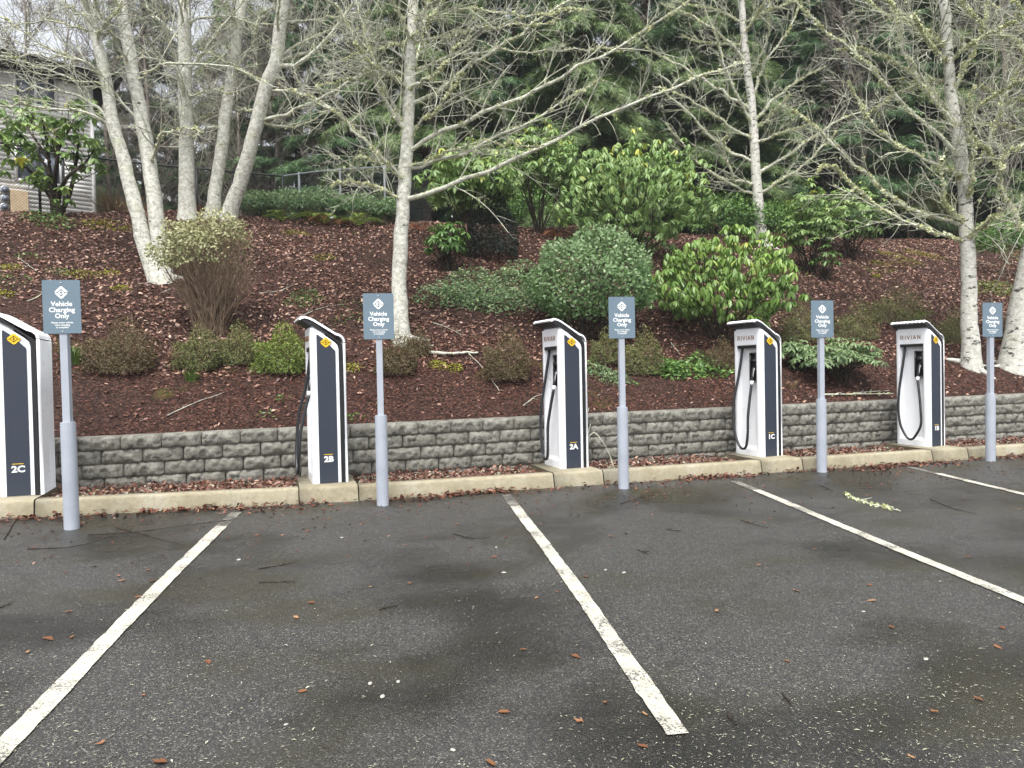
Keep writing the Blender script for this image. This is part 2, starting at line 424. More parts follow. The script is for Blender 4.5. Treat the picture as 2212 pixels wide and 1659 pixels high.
class MB:
    """collects polygons in numpy blocks and links them as ONE mesh"""
    def __init__(s):
        s.v, s.q, s.t, s.r, s.n = [], [], [], [], 0
    def add(s, v, q=None, t=None, rnd=0.5):
        v = np.asarray(v, float).reshape(-1, 3)
        if q is not None and len(q): s.q.append(np.asarray(q, int).reshape(-1, 4) + s.n)
        if t is not None and len(t): s.t.append(np.asarray(t, int).reshape(-1, 3) + s.n)
        s.v.append(v)
        s.r.append(np.broadcast_to(np.asarray(rnd, float), (len(v),)).copy())
        s.n += len(v)
    def inst(s, tv, tq, tt, mats, locs, rnd):
        N, n = len(locs), len(tv)
        if N == 0: return
        v = np.einsum('nij,kj->nki', mats, tv) + locs[:, None, :]
        off = (np.arange(N) * n)[:, None, None]
        q = (np.asarray(tq, int)[None] + off).reshape(-1, 4) if tq is not None and len(tq) else None
        t = (np.asarray(tt, int)[None] + off).reshape(-1, 3) if tt is not None and len(tt) else None
        s.add(v.reshape(-1, 3), q, t, np.repeat(np.asarray(rnd, float), n))
    def box(s, x0, x1, y0, y1, z0, z1, rnd=0.5):
        v = [(x0, y0, z0), (x1, y0, z0), (x1, y1, z0), (x0, y1, z0), (x0, y0, z1), (x1, y0, z1), (x1, y1, z1), (x0, y1, z1)]
        s.add(v, [(0, 3, 2, 1), (4, 5, 6, 7), (0, 1, 5, 4), (1, 2, 6, 5), (2, 3, 7, 6), (3, 0, 4, 7)], None, rnd)
    def tubes(s, P, rad, sides=3, rnd=0.5, cap=False):
        """P (M,K,3), rad (M,K)"""
        P = np.asarray(P, float); rad = np.asarray(rad, float)
        M, K = P.shape[:2]
        if M == 0: return
        T = np.gradient(P, axis=1)
        T /= np.linalg.norm(T, axis=2, keepdims=True) + 1e-9
        mean = T.mean(axis=1)
        ref = np.where(np.abs(mean[:, 2:3]) > 0.75, np.array([[1.0, 0, 0]]), np.array([[0, 0, 1.0]]))
        U = np.cross(T, ref[:, None, :]); U /= np.linalg.norm(U, axis=2, keepdims=True) + 1e-9
        V = np.cross(T, U)
        a = np.arange(sides) * 2 * np.pi / sides
        ring = P[:, :, None, :] + rad[:, :, None, None] * (np.cos(a)[None, None, :, None] * U[:, :, None, :] + np.sin(a)[None, None, :, None] * V[:, :, None, :])
        j = np.arange(sides); jn = (j + 1) % sides
        k = np.arange(K - 1)
        q = np.stack([(k[:, None] * sides + j), (k[:, None] * sides + jn), ((k[:, None] + 1) * sides + jn), ((k[:, None] + 1) * sides + j)], -1).reshape(-1, 4)
        off = (np.arange(M) * K * sides)[:, None, None]
        qq = (q[None] + off).reshape(-1, 4)
        r = np.repeat(np.broadcast_to(np.asarray(rnd, float), (M,)), K * sides)
        base = s.n
        s.add(ring.reshape(-1, 3), qq, None, r)
        if cap and sides == 4:
            for m in range(M):
                b = m * K * sides
                s.q.append(np.array([[b + 3, b + 2, b + 1, b], [b + (K - 1) * 4 + i for i in range(4)]]) + base)
        elif cap:
            for m in range(M):
                b = base + m * K * sides
                e = b + (K - 1) * sides
                s.t.append(np.array([[b, b + i + 1, b + i] for i in range(1, sides - 1)] + [[e, e + i, e + i + 1] for i in range(1, sides - 1)]))
    def mesh(s, name, smooth=False):
        me = bpy.data.meshes.new(name)
        v = np.concatenate(s.v) if s.v else np.zeros((0, 3))
        q = np.concatenate(s.q) if s.q else np.zeros((0, 4), int)
        t = np.concatenate(s.t) if s.t else np.zeros((0, 3), int)
        me.vertices.add(len(v))
        me.vertices.foreach_set('co', v.astype(np.float32).ravel())
        nl = len(q) * 4 + len(t) * 3
        me.loops.add(nl)
        me.loops.foreach_set('vertex_index', np.concatenate([q.ravel(), t.ravel()]).astype(np.int32))
        me.polygons.add(len(q) + len(t))
        ls = np.concatenate([np.arange(len(q)) * 4, len(q) * 4 + np.arange(len(t)) * 3]).astype(np.int32)
        me.polygons.foreach_set('loop_start', ls)
        if smooth:
            me.polygons.foreach_set('use_smooth', np.ones(len(ls), bool))
        a = me.attributes.new('rnd', 'FLOAT', 'POINT')
        a.data.foreach_set('value', np.concatenate(s.r).astype(np.float32) if s.r else np.zeros(0, np.float32))
        me.update(calc_edges=True)
        return me
    def build(s, name, mat, parent=None, smooth=False, kind=None, origin=None):
        if origin is not None:
            o3 = np.asarray(origin, float)
            s.v = [x - o3 for x in s.v]
        me = s.mesh(name, smooth)
        me.materials.append(mat)
        o = bpy.data.objects.new(name, me)
        link(o, parent)
        if parent is None and origin is not None:
            o.location = [float(x) for x in origin]
        if kind: o['kind'] = kind
        return o

def from_bm(name, bm, mat, parent=None, smooth=False):
    me = bpy.data.meshes.new(name)
    bmesh.ops.recalc_face_normals(bm, faces=bm.faces[:])
    bm.to_mesh(me); bm.free()
    if smooth:
        for p in me.polygons: p.use_smooth = True
    me.materials.append(mat)
    o = bpy.data.objects.new(name, me)
    return link(o, parent)
def bm_box(x0, x1, y0, y1, z0, z1, bev=0.0, seg=2):
    bm = bmesh.new()
    bmesh.ops.create_cube(bm, size=1.0)
    for v in bm.verts:
        v.co = Vector((x0 if v.co.x < 0 else x1, y0 if v.co.y < 0 else y1, z0 if v.co.z < 0 else z1))
    if bev:
        bmesh.ops.bevel(bm, geom=bm.edges[:], offset=bev, segments=seg, affect='EDGES', profile=0.6)
    return bm
def bm_prism(pts, y0, y1, bev=0.0, axis='y'):
    """outline (a,b) extruded along an axis: 'y' -> (a,y,b), 'z' -> (a,b,z)"""
    bm = bmesh.new()
    f = (lambda p, t: (p[0], t, p[1])) if axis == 'y' else (lambda p, t: (p[0], p[1], t))
    A = [bm.verts.new(f(p, y0)) for p in pts]; B = [bm.verts.new(f(p, y1)) for p in pts]
    bm.faces.new(A); bm.faces.new(B[::-1])
    n = len(pts)
    for i in range(n):
        bm.faces.new((A[i], B[i], B[(i + 1) % n], A[(i + 1) % n]))
    bmesh.ops.recalc_face_normals(bm, faces=bm.faces[:])
    if bev:
        ed = [e for e in bm.edges if len(e.link_faces) == 2 and e.calc_face_angle(0) > 0.6]
        bmesh.ops.bevel(bm, geom=ed, offset=bev, segments=2, affect='EDGES', profile=0.6)
    return bm
def bm_cyl(r, z0, z1, seg=24, bev=0.0, r2=None):
    bm = bmesh.new()
    bmesh.ops.create_cone(bm, cap_ends=True, segments=seg, radius1=r, radius2=r if r2 is None else r2, depth=z1 - z0)
    bmesh.ops.translate(bm, vec=(0, 0, (z0 + z1) / 2), verts=bm.verts[:])
    if bev:
        ed = [e for e in bm.edges if e.calc_face_angle(0) > 1.0]
        bmesh.ops.bevel(bm, geom=ed, offset=bev, segments=2, affect='EDGES')
    return bm
def arc(cx, cz, r, a0, a1, n):
    return [(cx + r * math.cos(R(a0 + (a1 - a0) * i / n)), cz + r * math.sin(R(a0 + (a1 - a0) * i / n))) for i in range(n + 1)]
_txt = {}
def text_obj(name, body, size, mat, parent, M, bold=0.0, spacing=1.0, depth=0.0015, line=1.0):
    key = (body, size, bold, spacing)
    if key not in _txt:
        cu = bpy.data.curves.new(name, 'FONT')
        cu.body = body; cu.size = size; cu.align_x = 'CENTER'; cu.align_y = 'CENTER'
        cu.offset = bold; cu.space_character = spacing; cu.space_line = line; cu.extrude = depth; cu.resolution_u = 3
        tmp = bpy.data.objects.new('tmp', cu)
        COL.objects.link(tmp)
        dg = bpy.context.evaluated_depsgraph_get()
        me = bpy.data.meshes.new_from_object(tmp.evaluated_get(dg))
        bpy.data.objects.remove(tmp); bpy.data.curves.remove(cu)
        me.name = name
        me.materials.clear(); me.materials.append(mat)
        _txt[key] = me
    o = bpy.data.objects.new(name, _txt[key])
    link(o, parent)
    o.matrix_local = M
    return o
def copy_tree(o, parent=None, skip=()):
    c = o.copy()
    COL.objects.link(c)
    c.parent = parent
    for ch in list(o.children):
        if ch.name.split('.')[0] in skip: continue
        copy_tree(ch, c)
    return c
def smooth_path(pts, n):
    """Catmull-Rom through the given points, resampled"""
    P = np.asarray(pts, float)
    if len(P) == 2:
        return P[0] + (P[1] - P[0]) * np.linspace(0, 1, n)[:, None]
    Q = np.vstack([2 * P[0] - P[1], P, 2 * P[-1] - P[-2]])
    d = np.r_[0, np.cumsum(np.linalg.norm(np.diff(P, axis=0), axis=1))]
    out = []
    for s in np.linspace(0, d[-1], n):
        i = min(max(np.searchsorted(d, s, side='right') - 1, 0), len(P) - 2)
        t = (s - d[i]) / max(d[i + 1] - d[i], 1e-9)
        a, b, c, e = Q[i:i + 4]
        out.append(0.5 * ((2 * b) + (c - a) * t + (2 * a - 5 * b + 4 * c - e) * t * t + (-a + 3 * b - 3 * c + e) * t ** 3))
    return np.array(out)
def frames(d, up):
    """matrices whose x axis is d and whose z axis is close to up"""
    d = d / (np.linalg.norm(d, axis=1, keepdims=True) + 1e-9)
    y = np.cross(up, d); y /= np.linalg.norm(y, axis=1, keepdims=True) + 1e-9
    z = np.cross(d, y)
    return np.stack([d, y, z], axis=2)
def rand_dirs(n):
    v = rng.normal(size=(n, 3))
    return v / np.linalg.norm(v, axis=1, keepdims=True)
# leaf templates: x along the leaf, z up
LEAF_V = np.array([(0, 0, 0), (0.3, 0.17, 0.03), (0.3, 0, -0.01), (0.3, -0.17, 0.03), (0.7, 0.17, -0.02), (0.7, 0, -0.06), (0.7, -0.17, -0.02), (1, 0, -0.16)])
LEAF_Q = [(1, 2, 5, 4), (2, 3, 6, 5)]
LEAF_T = [(0, 2, 1), (0, 3, 2), (4, 5, 7), (5, 6, 7)]
SM_V = np.array([(0, 0, 0), (0.5, 0.27, 0.06), (1, 0, -0.04), (0.5, -0.27, 0.06)])
SM_T = [(0, 2, 1), (0, 3, 2)]
CURL_V = np.array([(-.5, 0, 0.02), (-.15, .28, .14), (-.1, 0, 0.0), (-.15, -.28, .10), (.3, .2, .12), (.3, -.2, .17), (.55, 0, .09)])
CURL_T = [(0, 2, 1), (0, 3, 2), (1, 2, 4), (2, 3, 5), (2, 6, 4), (2, 5, 6)]

# ================================================================== THE SETTING
def build_ground():
    xs = np.r_[-80, -50, -25, -14, np.arange(-9, 14.01, 0.5), 20, 35, 60, 100]
    mb = MB()
    ys = np.r_[-110, -60, -30, -18, np.arange(-12, 0.01, 0.5)]
    X, Y = np.meshgrid(xs, ys)
    Yk = np.broadcast_to(kerbY(xs) + 0.1, (1, len(xs)))
    X = np.vstack([X, xs[None]]); Y = np.vstack([Y, Yk])
    Z = asphalt_z(X, Y)
    n, m = X.shape
    i = np.arange(n - 1)[:, None] * m + np.arange(m - 1)[None]
    q = np.stack([i, i + 1, i + m + 1, i + m], -1).reshape(-1, 4)
    mb.add(np.stack([X, Y, Z], -1), q)
    tag(mb.build('parking_lot', MAT['asphalt'], smooth=True), kind='structure')
    # planting strip between kerb and wall
    xs = np.r_[-40, -20, np.arange(-9, 14, 0.12), 20, 45]
    tt = np.linspace(0, 1, 12)
    X, T = np.meshgrid(xs, tt)
    Y = kerbY(X) + 0.10 + T * (wallY(X) - kerbY(X) + 0.05)
    Z = asphalt_z(X, kerbY(X)) + KERB_H - 0.045 - 0.035 * T + 0.02 * np.sin(7 * X + 3 * Y) * np.cos(5 * X - 9 * Y)
    n, m = X.shape
    i = np.arange(n - 1)[:, None] * m + np.arange(m - 1)[None]
    q = np.stack([i, i + 1, i + m + 1, i + m], -1).reshape(-1, 4)
    mb = MB(); mb.add(np.stack([X, Y, Z], -1), q)
    tag(mb.build('planting_strip', MAT['strip'], smooth=True), kind='structure')
    # the bank
    xs = np.r_[-80, -60, -40, -28, -20, -15, np.arange(-12, 24.01, 0.2), 28, 34, 42, 55, 75, 100]
    ts = np.r_[np.arange(0, 3, 0.15), np.arange(3, 13, 0.25), 14, 16, 19, 23, 28, 36, 50, 75, 100]
    X, T = np.meshgrid(xs, ts)
    Y = wallY(X) + 0.2 + T
    Z = bank_z(X, Y)
    n, m = X.shape
    i = np.arange(n - 1)[:, None] * m + np.arange(m - 1)[None]
    q = np.stack([i, i + 1, i + m + 1, i + m], -1).reshape(-1, 4)
    mb = MB(); mb.add(np.stack([X, Y, Z], -1), q)
    tag(mb.build('mulched_bank', MAT['mulch'], smooth=True), kind='structure')
build_ground()

STALL = np.array([-0.164, -0.9865])      # direction in which the bays run away from the kerb
def build_lines():
    def strip(name, mat, X0, Y0, d0, d1, w, lift):
        mb = MB()
        n = max(2, int((d1 - d0) / 0.06))
        s = np.linspace(d0, d1, n)
        side = np.array([-STALL[1], STALL[0]])
        wob = 0.002 * np.sin(s * 5 + X0) + rng.normal(0, 0.0022, n)
        wob2 = 0.002 * np.sin(s * 4 + 2 * X0) + rng.normal(0, 0.0022, n)
        c = np.array([X0, Y0]) + s[:, None] * STALL + (0.012 * np.sin(s * 1.1 + X0))[:, None] * side
        A = c + side * (w / 2 + wob)[:, None]; B = c - side * (w / 2 + wob2)[:, None]
        # ragged ends
        v = []
        for P in (A, B):
            v.append(np.c_[P, asphalt_z(P[:, 0], P[:, 1]) + lift])
        V = np.vstack(v)
        i = np.arange(n - 1)
        mb.add(V, np.stack([i, i + 1, i + n + 1, i + n], -1))
        tag(mb.build(name, mat), kind='structure')
    for X0, Y0, d0, d1, w in ((-4.09, 0.24, 0.62, 5.2, 0.102), (-1.335, 0.18, 0.62, 4.86, 0.100), (1.40, -0.02, 0.60, 5.2, 0.098), (4.12, -0.02, 0.55, 5.2, 0.098), (6.85, -0.05, 0.5, 5.2, 0.105), (-6.8, 0.3, 0.6, 5.2, .11)):
        strip('parking_line', MAT['paint'], X0, Y0, d0, d1, w, 0.008)
        strip('worn_parking_line', MAT['oldpaint'], X0, Y0, 0.08, d0 + 0.02, w * 1.02, 0.004)
build_lines()

PADS = [(-6.75, -5.86), (-3.50, -2.90), (-0.72, -0.11), (2.03, 2.64), (4.74, 5.36)]
def build_kerb():
    root = bpy.data.objects.new('kerb', None); link(root)
    tag(root, kind='structure')
    edges = [-30, -18, -12, -9.0]
    segs = []
    last = -9.0
    for a, b in PADS:
        segs.append((last, a)); segs.append((a, b)); last = b
    segs += [(last, 7.5), (7.5, 8.1), (8.1, 10.4), (10.4, 11.0), (11.0, 20.0)]
    segs = [(-30, -18), (-18, -9.0)] + segs
    for a, b in segs:
        ispad = (a, b) in PADS
        g = 0.006
        a2, b2 = a + g, b - g
        n = max(2, int((b2 - a2) / 0.25) + 1)
        xs = np.linspace(a2, b2, n)
        depth = 0.80 if ispad else 0.165
        # cross-section: foot, battered face, rounded nose, top, back
        prof = [(0.0, -0.06), (0.0, 0.0), (0.025, 0.128), (0.031, 0.146), (0.043, 0.157), (0.060, KERB_H), (depth, KERB_H + (0.012 if ispad else 0)), (depth, -0.06)]
        mb = MB()
        P = []
        for x in xs:
            y0, z0 = float(kerbY(x)), float(asphalt_z(x, kerbY(x)))
            jig = random.uniform(-.002, .002)
            for j, (py, pz) in enumerate(prof):
                P.append((x, y0 + py + jig, z0 + pz + (0.003 if ispad and 1 < j < 7 else 0)))
        m = len(prof)
        i = np.arange(n - 1)[:, None] * m + np.arange(m - 1)[None]
        q = np.stack([i, i + m, i + m + 1, i + 1], -1).reshape(-1, 4)
        mb.add(P, q)
        t = []
        for e in (0, (n - 1) * m):
            for j in range(1, m - 1):
                t.append((e, e + j, e + j + 1) if e else (e, e + j + 1, e + j))
        mb.t.append(np.array(t))
        o = mb.build('kerb_pad' if ispad else 'kerb_segment', MAT['kerb'], root)
build_kerb()

def build_wall():
    root = empty('retaining_wall', (0, float(wallY(0)), 0.15), 'low retaining wall of grey split face blocks holding the mulched bank', 'retaining wall')
    ox, oy, oz = root.location
    # a few block shapes with broken faces
    bw, bh, bd = 0.41, 0.152, 0.26
    meshes = []
    for k in range(9):
        mb = MB()
        nx, nz = 13, 6
        xs = np.linspace(-bw / 2 + .0045, bw / 2 - .0045, nx); zs = np.linspace(.0012, bh - .0012, nz)
        V = []
        for j in range(nz):
            for i in range(nx):
                edge = i in (0, nx - 1) or j in (0, nz - 1)
                y = (0.018 if i in (0, nx - 1) else 0.006) + random.uniform(-.006, .006) if edge else -0.012 + random.uniform(-.032, .022)
                V.append((xs[i] + (0 if i in (0, nx - 1) else random.uniform(-.011, .011)), y, zs[j] + (0 if j in (0, nz - 1) else random.uniform(-.009, .009))))
        nb = len(V)
        i = np.arange(nz - 1)[:, None] * nx + np.arange(nx - 1)[None]
        q = np.stack([i, i + 1, i + nx + 1, i + nx], -1).reshape(-1, 4).tolist()
        # tail of the block
        x0, x1, z0, z1 = xs[0], xs[-1], zs[0], zs[-1]
        V += [(x0, bd, z0), (x1, bd, z0), (x1, bd, z1), (x0, bd, z1)]
        tl, tr, bl, br = (nz - 1) * nx, nz * nx - 1, 0, nx - 1
        top = [tl + c for c in range(nx)]; bot = [bl + c for c in range(nx)]
        t = []
        for c in range(nx - 1):
            t.append((top[c], top[c + 1], nb + 2)); t.append((bot[c + 1], bot[c], nb + 0))
        t.append((top[0], nb + 2, nb + 3)); t.append((bot[nx - 1], nb + 0, nb + 1))
        for r in range(nz - 1):
            t.append((r * nx + nx * 0, (r + 1) * nx, nb + 3)); t.append((r * nx + nx - 1, nb + 1, (r + 1) * nx + nx - 1))
        t.append((bl, nb + 3, nb + 0)); t.append((tr, nb + 1, nb + 2))
        mb.add(V, q, t)
        me = mb.mesh('block')
        me.materials.append(MAT['block'])
        meshes.append(me)
    ang = math.atan(-0.033)
    for course in range(5):
        z = -bh * (course + 1)
        off = (0.5 if course % 2 else 0.0) * bw + course * 0.013
        for i in range(-22, 38):
            x = (i + 0.5) * bw + off
            if course == 4 and (x < -9 or x > 13): continue
            if x > 14.2: continue
            o = bpy.data.objects.new('block', random.choice(meshes))
            link(o, root)
            flip = random.random() < .5
            o.location = (x - ox + random.uniform(-.001, .001), float(wallY(x)) - oy - 0.002 * course + random.uniform(-.004, .004) + 0.012, float(wall_top(x)) + z - oz)
            o.rotation_euler = (0, -0.0077, ang + random.uniform(-.006, .006))
    mb = MB()
    P = []
    for x in np.linspace(-9.2, 14.2, 40):
        y = float(wallY(x)); r = float(wall_top(x))
        P.append([(x - ox, y + .2 - oy, 0.0 - oz), (x - ox, y + .2 - oy, r - .03 - oz), (x - ox, y + .26 - oy, r - .03 - oz)])
    P = np.array(P).reshape(-1, 3)
    i = np.arange(39)[:, None] * 3 + np.arange(2)[None]
    mb.add(P, np.stack([i, i + 3, i + 4, i + 1], -1).reshape(-1, 4))
    mb.build('wall_core', MAT['joint'], root)
build_wall()

# ================================================================== CHARGING STATIONS
def rhombus(r, round_=0.22, n=5):
    """diamond outline with rounded corners"""
    pts = []
    c = [(0, -r), (r, 0), (0, r), (-r, 0)]
    for i in range(4):
        p = np.array(c[i]); a = np.array(c[i - 1]); b = np.array(c[(i + 1) % 4])
        s = p + (a - p) * round_; e = p + (b - p) * round_
        for k in range(n + 1):
            t = k / n
            pts.append(tuple((1 - t) ** 2 * s + 2 * t * (1 - t) * p + t * t * e))
    return pts
def add_emblem(parent, M, r, face_mat, line_mat):
    e = from_bm('emblem', bm_prism(rhombus(r), 0, 0.004, 0.0, 'z'), face_mat, parent)
    e.matrix_local = M
    mb = MB()
    w = r * 0.035
    def bar(a, b):
        a = np.array(a); b = np.array(b); d = (b - a) / np.linalg.norm(b - a); s = np.array([-d[1], d[0]]) * w
        v = [(*(a - s), .0), (*(b - s), .0), (*(b + s), .0), (*(a + s), .0)]
        v2 = [(x, y, .0058) for x, y, _ in v]
        mb.add(v + v2, [(4, 5, 6, 7), (0, 1, 5, 4), (1, 2, 6, 5), (2, 3, 7, 6), (3, 0, 4, 7)])
    h = r * 0.5
    for a, b in (((0, -h), (h, 0)), ((h, 0), (0, h)), ((0, h), (-h, 0)), ((-h, 0), (0, -h)), ((h, 0), (r * .97, 0)), ((-h, 0), (-r * .97, 0)), ((0, h), (0, r * .15)), ((0, -h), (0, -r * .15))):
        bar(a, b)
    c = r * 0.17
    mb.add([(0, -c, .0062), (c, 0, .0062), (0, c, .0062), (-c, 0, .0062)], [(0, 1, 2, 3)])
    mb.build('emblem_lines', line_mat, e)
    return e
SIDE = Matrix(((1, 0, 0), (0, 0, -1), (0, 1, 0)))        # text plane facing -y
FRONT = Matrix(((0, 0, -1), (-1, 0, 0), (0, 1, 0)))      # text plane facing -x
def M4(rot, loc):
    m = rot.to_4x4(); m.translation = Vector(loc); return m

CW = 0.50     # width across (y)
def make_charger():
    root = empty('charging_station', (0, 0, 0), 'x', 'charging station', 'white and charcoal charging stations on the kerb')
    # ---- housing with the scooped front
    bm = bmesh.new()
    ys = [0.0, 0.075, 0.432, CW]; zs = [0.0, 0.085, 1.452, 1.655]
    G = [[bm.verts.new((0, y, z)) for y in ys] for z in zs]
    for j in range(3):
        for i in range(3):
            if (i, j) != (1, 1):
                bm.faces.new((G[j][i], G[j + 1][i], G[j + 1][i + 1], G[j][i + 1]))
    ins = [(0.022, 0.092, 0.13), (0.022, 0.418, 0.13), (0.085, 0.420, 1.452), (0.085, 0.088, 1.452)]
    I = [bm.verts.new(p) for p in ins]
    O = [G[1][1], G[1][2], G[2][2], G[2][1]]
    for k in range(4):
        bm.faces.new((O[k], O[(k + 1) % 4], I[(k + 1) % 4], I[k]))
    bm.faces.new(I)
    back = [(0.266, 0.0), (0.266, 1.43), (0.255, 1.475), (0.225, 1.508), (0.11, 1.60), (0.03, 1.652)]
    L = [bm.verts.new((x, 0.0, z)) for x, z in back]; Rr = [bm.verts.new((x, CW, z)) for x, z in back]
    bm.faces.new([G[0][0]] + L + [G[3][0], G[2][0], G[1][0]])
    bm.faces.new([G[3][3]] + Rr[::-1] + [G[0][3], G[1][3], G[2][3]])
    for k in range(len(back) - 1):
        bm.faces.new((L[k], Rr[k], Rr[k + 1], L[k + 1]))
    bm.faces.new([L[-1], Rr[-1], G[3][3], G[3][2], G[3][1], G[3][0]])
    bm.faces.new([G[0][i] for i in range(4)] + [Rr[0], L[0]])
    bmesh.ops.recalc_face_normals(bm, faces=bm.faces[:])
    bm.edges.ensure_lookup_table()
    def ed(sel):
        return [e for e in bm.edges if sel(e.verts[0].co, e.verts[1].co)]
    front_v = ed(lambda a, b: abs(a.x) < 1e-5 and abs(b.x) < 1e-5 and abs(a.y - b.y) < 1e-5 and (a.y < .001 or a.y > CW - .001))
    topf = ed(lambda a, b: abs(a.x) < 1e-5 and abs(b.x) < 1e-5 and a.z > 1.65 and b.z > 1.65)
    bmesh.ops.bevel(bm, geom=front_v, offset=0.045, segments=5, affect='EDGES', profile=0.5)
    rec = [e for e in bm.edges if all(0.07 < v.co.y < 0.44 and 0.08 < v.co.z < 1.46 and v.co.x < .09 for v in e.verts)]
    bmesh.ops.bevel(bm, geom=rec, offset=0.009, segments=3, affect='EDGES', profile=0.5)
    h = from_bm('housing', bm, MAT['white'], root, smooth=True)
    h.data.set_sharp_from_angle(angle=R(32))
    # ---- charcoal panel on the bay side
    pan = [(0.060, 0.002), (0.236, 0.002), (0.236, 1.40)] + [(x, z) for x, z in arc(0.206, 1.40, 0.03, 0, 55, 4)] + [(0.13, 1.535), (0.072, 1.582), (0.062, 1.584), (0.060, 1.572)]
    p = from_bm('side_panel', bm_prism(pan, -0.005, 0.012, 0.002), MAT['navy'], root)
    q = from_bm('far_side_panel', bm_prism(pan, CW - 0.012, CW + 0.005, 0.002), MAT['navy'], root)
    # ---- dark core behind the housing and under the hood
    core = [(0.270, 0.0), (0.303, 0.0), (0.303, 1.46)] + arc(0.243, 1.46, 0.06, 0, 55, 4) + [(0.03, 1.715), (-0.05, 1.745), (-0.078, 1.738), (-0.02, 1.690), (0.035, 1.668), (0.12, 1.612), (0.232, 1.523), (0.262, 1.483), (0.270, 1.44)]
    from_bm('core_trim', bm_prism(core, -0.004, CW + 0.004, 0.002), MAT['black'], root)
    # white neck between the hood and the front
    from_bm('neck', bm_prism([(0.022, 1.60), (0.14, 1.55), (0.14, 1.625), (0.05, 1.685), (0.022, 1.695)], 0.03, CW - 0.03, 0.004), MAT['white'], root)
    # ---- hood and ribbed back, swept cross-section with vertical grooves
    def sweep(name, path, t0=0.012, groove=0.015):
        path = np.array(path); d = np.gradient(path, axis=0); d /= np.linalg.norm(d, axis=1, keepdims=True)
        nrm = np.stack([-d[:, 1], d[:, 0]], -1) if False else np.stack([d[:, 1], -d[:, 0]], -1)
        yy, dd = [-0.008], [0.0]
        nrib = 9
        wr = (CW + 0.016) / nrib
        for i in range(nrib):
            y0 = -0.008 + i * wr
            yy += [y0 + 0.005, y0 + wr * .34, y0 + wr * .66, y0 + wr - 0.005, y0 + wr]
            dd += [t0, t0 + groove * .75, t0 + groove * .75, t0, t0 - .004 if i < nrib - 1 else 0.0]
        yy, dd = np.array(yy), np.array(dd)
        m = len(yy); n = len(path)
        V = np.zeros((n, m, 3))
        V[:, :, 0] = path[:, 0:1] + nrm[:, 0:1] * dd[None]; V[:, :, 1] = yy[None]; V[:, :, 2] = path[:, 1:2] + nrm[:, 1:2] * dd[None]
        inn = np.zeros((n, 2, 3)); inn[:, :, 0] = path[:, 0:1]; inn[:, :, 1] = [yy[0] + .0, yy[-1]]; inn[:, :, 2] = path[:, 1:2]
        mb = MB()
        i = np.arange(n - 1)[:, None] * m + np.arange(m - 1)[None]
        qd = np.stack([i, i + 1, i + m + 1, i + m], -1).reshape(-1, 4).tolist()
        b = n * m
        for k in range(n - 1):
            qd.append((b + 2 * k, b + 2 * k + 2, b + 2 * k + 3, b + 2 * k + 1))
        mb.add(np.vstack([V.reshape(-1, 3), inn.reshape(-1, 3)]), qd)
        t = []
        for e, ie in ((0, b), ((n - 1) * m, b + 2 * (n - 1))):
            for j in range(m - 1):
                t.append((ie if j < m / 2 else ie + 1, e + j, e + j + 1))
            t.append((ie, e + m // 2, ie + 1))
        mb.t.append(np.array(t))
        o = mb.build(name, MAT['ribwhite'], root)
        return o
    hood = [(-0.088, 1.736), (-0.072, 1.752), (-0.045, 1.757), (0.0, 1.742), (0.03, 1.726), (0.10, 1.678), (0.18, 1.622), (0.243, 1.578)] + [(x, z) for x, z in arc(0.238, 1.505, 0.073, 75, 0, 7)]
    hood = hood[::-1]
    sweep('hood', hood)
    sweep('ribbed_back', [(0.311, 0.0), (0.311, 0.5), (0.311, 1.0), (0.311, 1.497)])
    # ---- emblem, number rule, brand letters
    add_emblem(p, M4(SIDE, (0.146, -0.005, 1.50 - 0.0)), 0.058, MAT['yellow'], MAT['brown'])
    from_bm('number_rule', bm_box(0.105, 0.190, -0.0065, -0.004, 0.305, 0.311), MAT['yellow'], p)
    return root
def strokes(parent, name, mat, M, h=0.05):
    """the wordmark in thin spaced capitals"""
    w = h * 0.84
    L = {'R': [[(0, 0), (0, 1), (.62, 1), (.8, .86), (.8, .62), (.62, .48), (0, .48)], [(.4, .48), (.85, 0)]],
         'I': [[(0.1, 0), (0.1, 1)]], 'V': [[(0, 1), (.45, 0), (.9, 1)]], 'A': [[(0, 0), (.45, 1), (.9, 0)], [(.2, .3), (.7, .3)]], 'N': [[(0, 0), (0, 1), (.8, 0), (.8, 1)]]}
    adv = {'R': 1.5, 'I': 0.72, 'V': 1.4, 'A': 1.55, 'N': 1.2}
    root = None
    tot = sum(adv[c] for c in 'RIVIAN') - 0.4
    x = -tot * w / 2
    for c in 'RIVIAN':
        mb = MB()
        for pl in L[c]:
            P = np.array([(px * w + x, (py - .5) * h, 0.0012) for px, py in pl])
            for a, b in zip(P[:-1], P[1:]):
                d = (b - a) / np.linalg.norm(b - a); s = np.array([-d[1], d[0], 0]) * h * .075; e = d * h * .05
                v = [a - s - e, b - s + e, b + s + e, a + s - e]
                mb.add([p for p in v] + [p + [0, 0, .0022] for p in v], [(4, 5, 6, 7), (0, 1, 5, 4), (1, 2, 6, 5), (2, 3, 7, 6), (3, 0, 4, 7)])
        o = mb.build('letter', mat, parent)
        o.matrix_local = M
        x += adv[c] * w
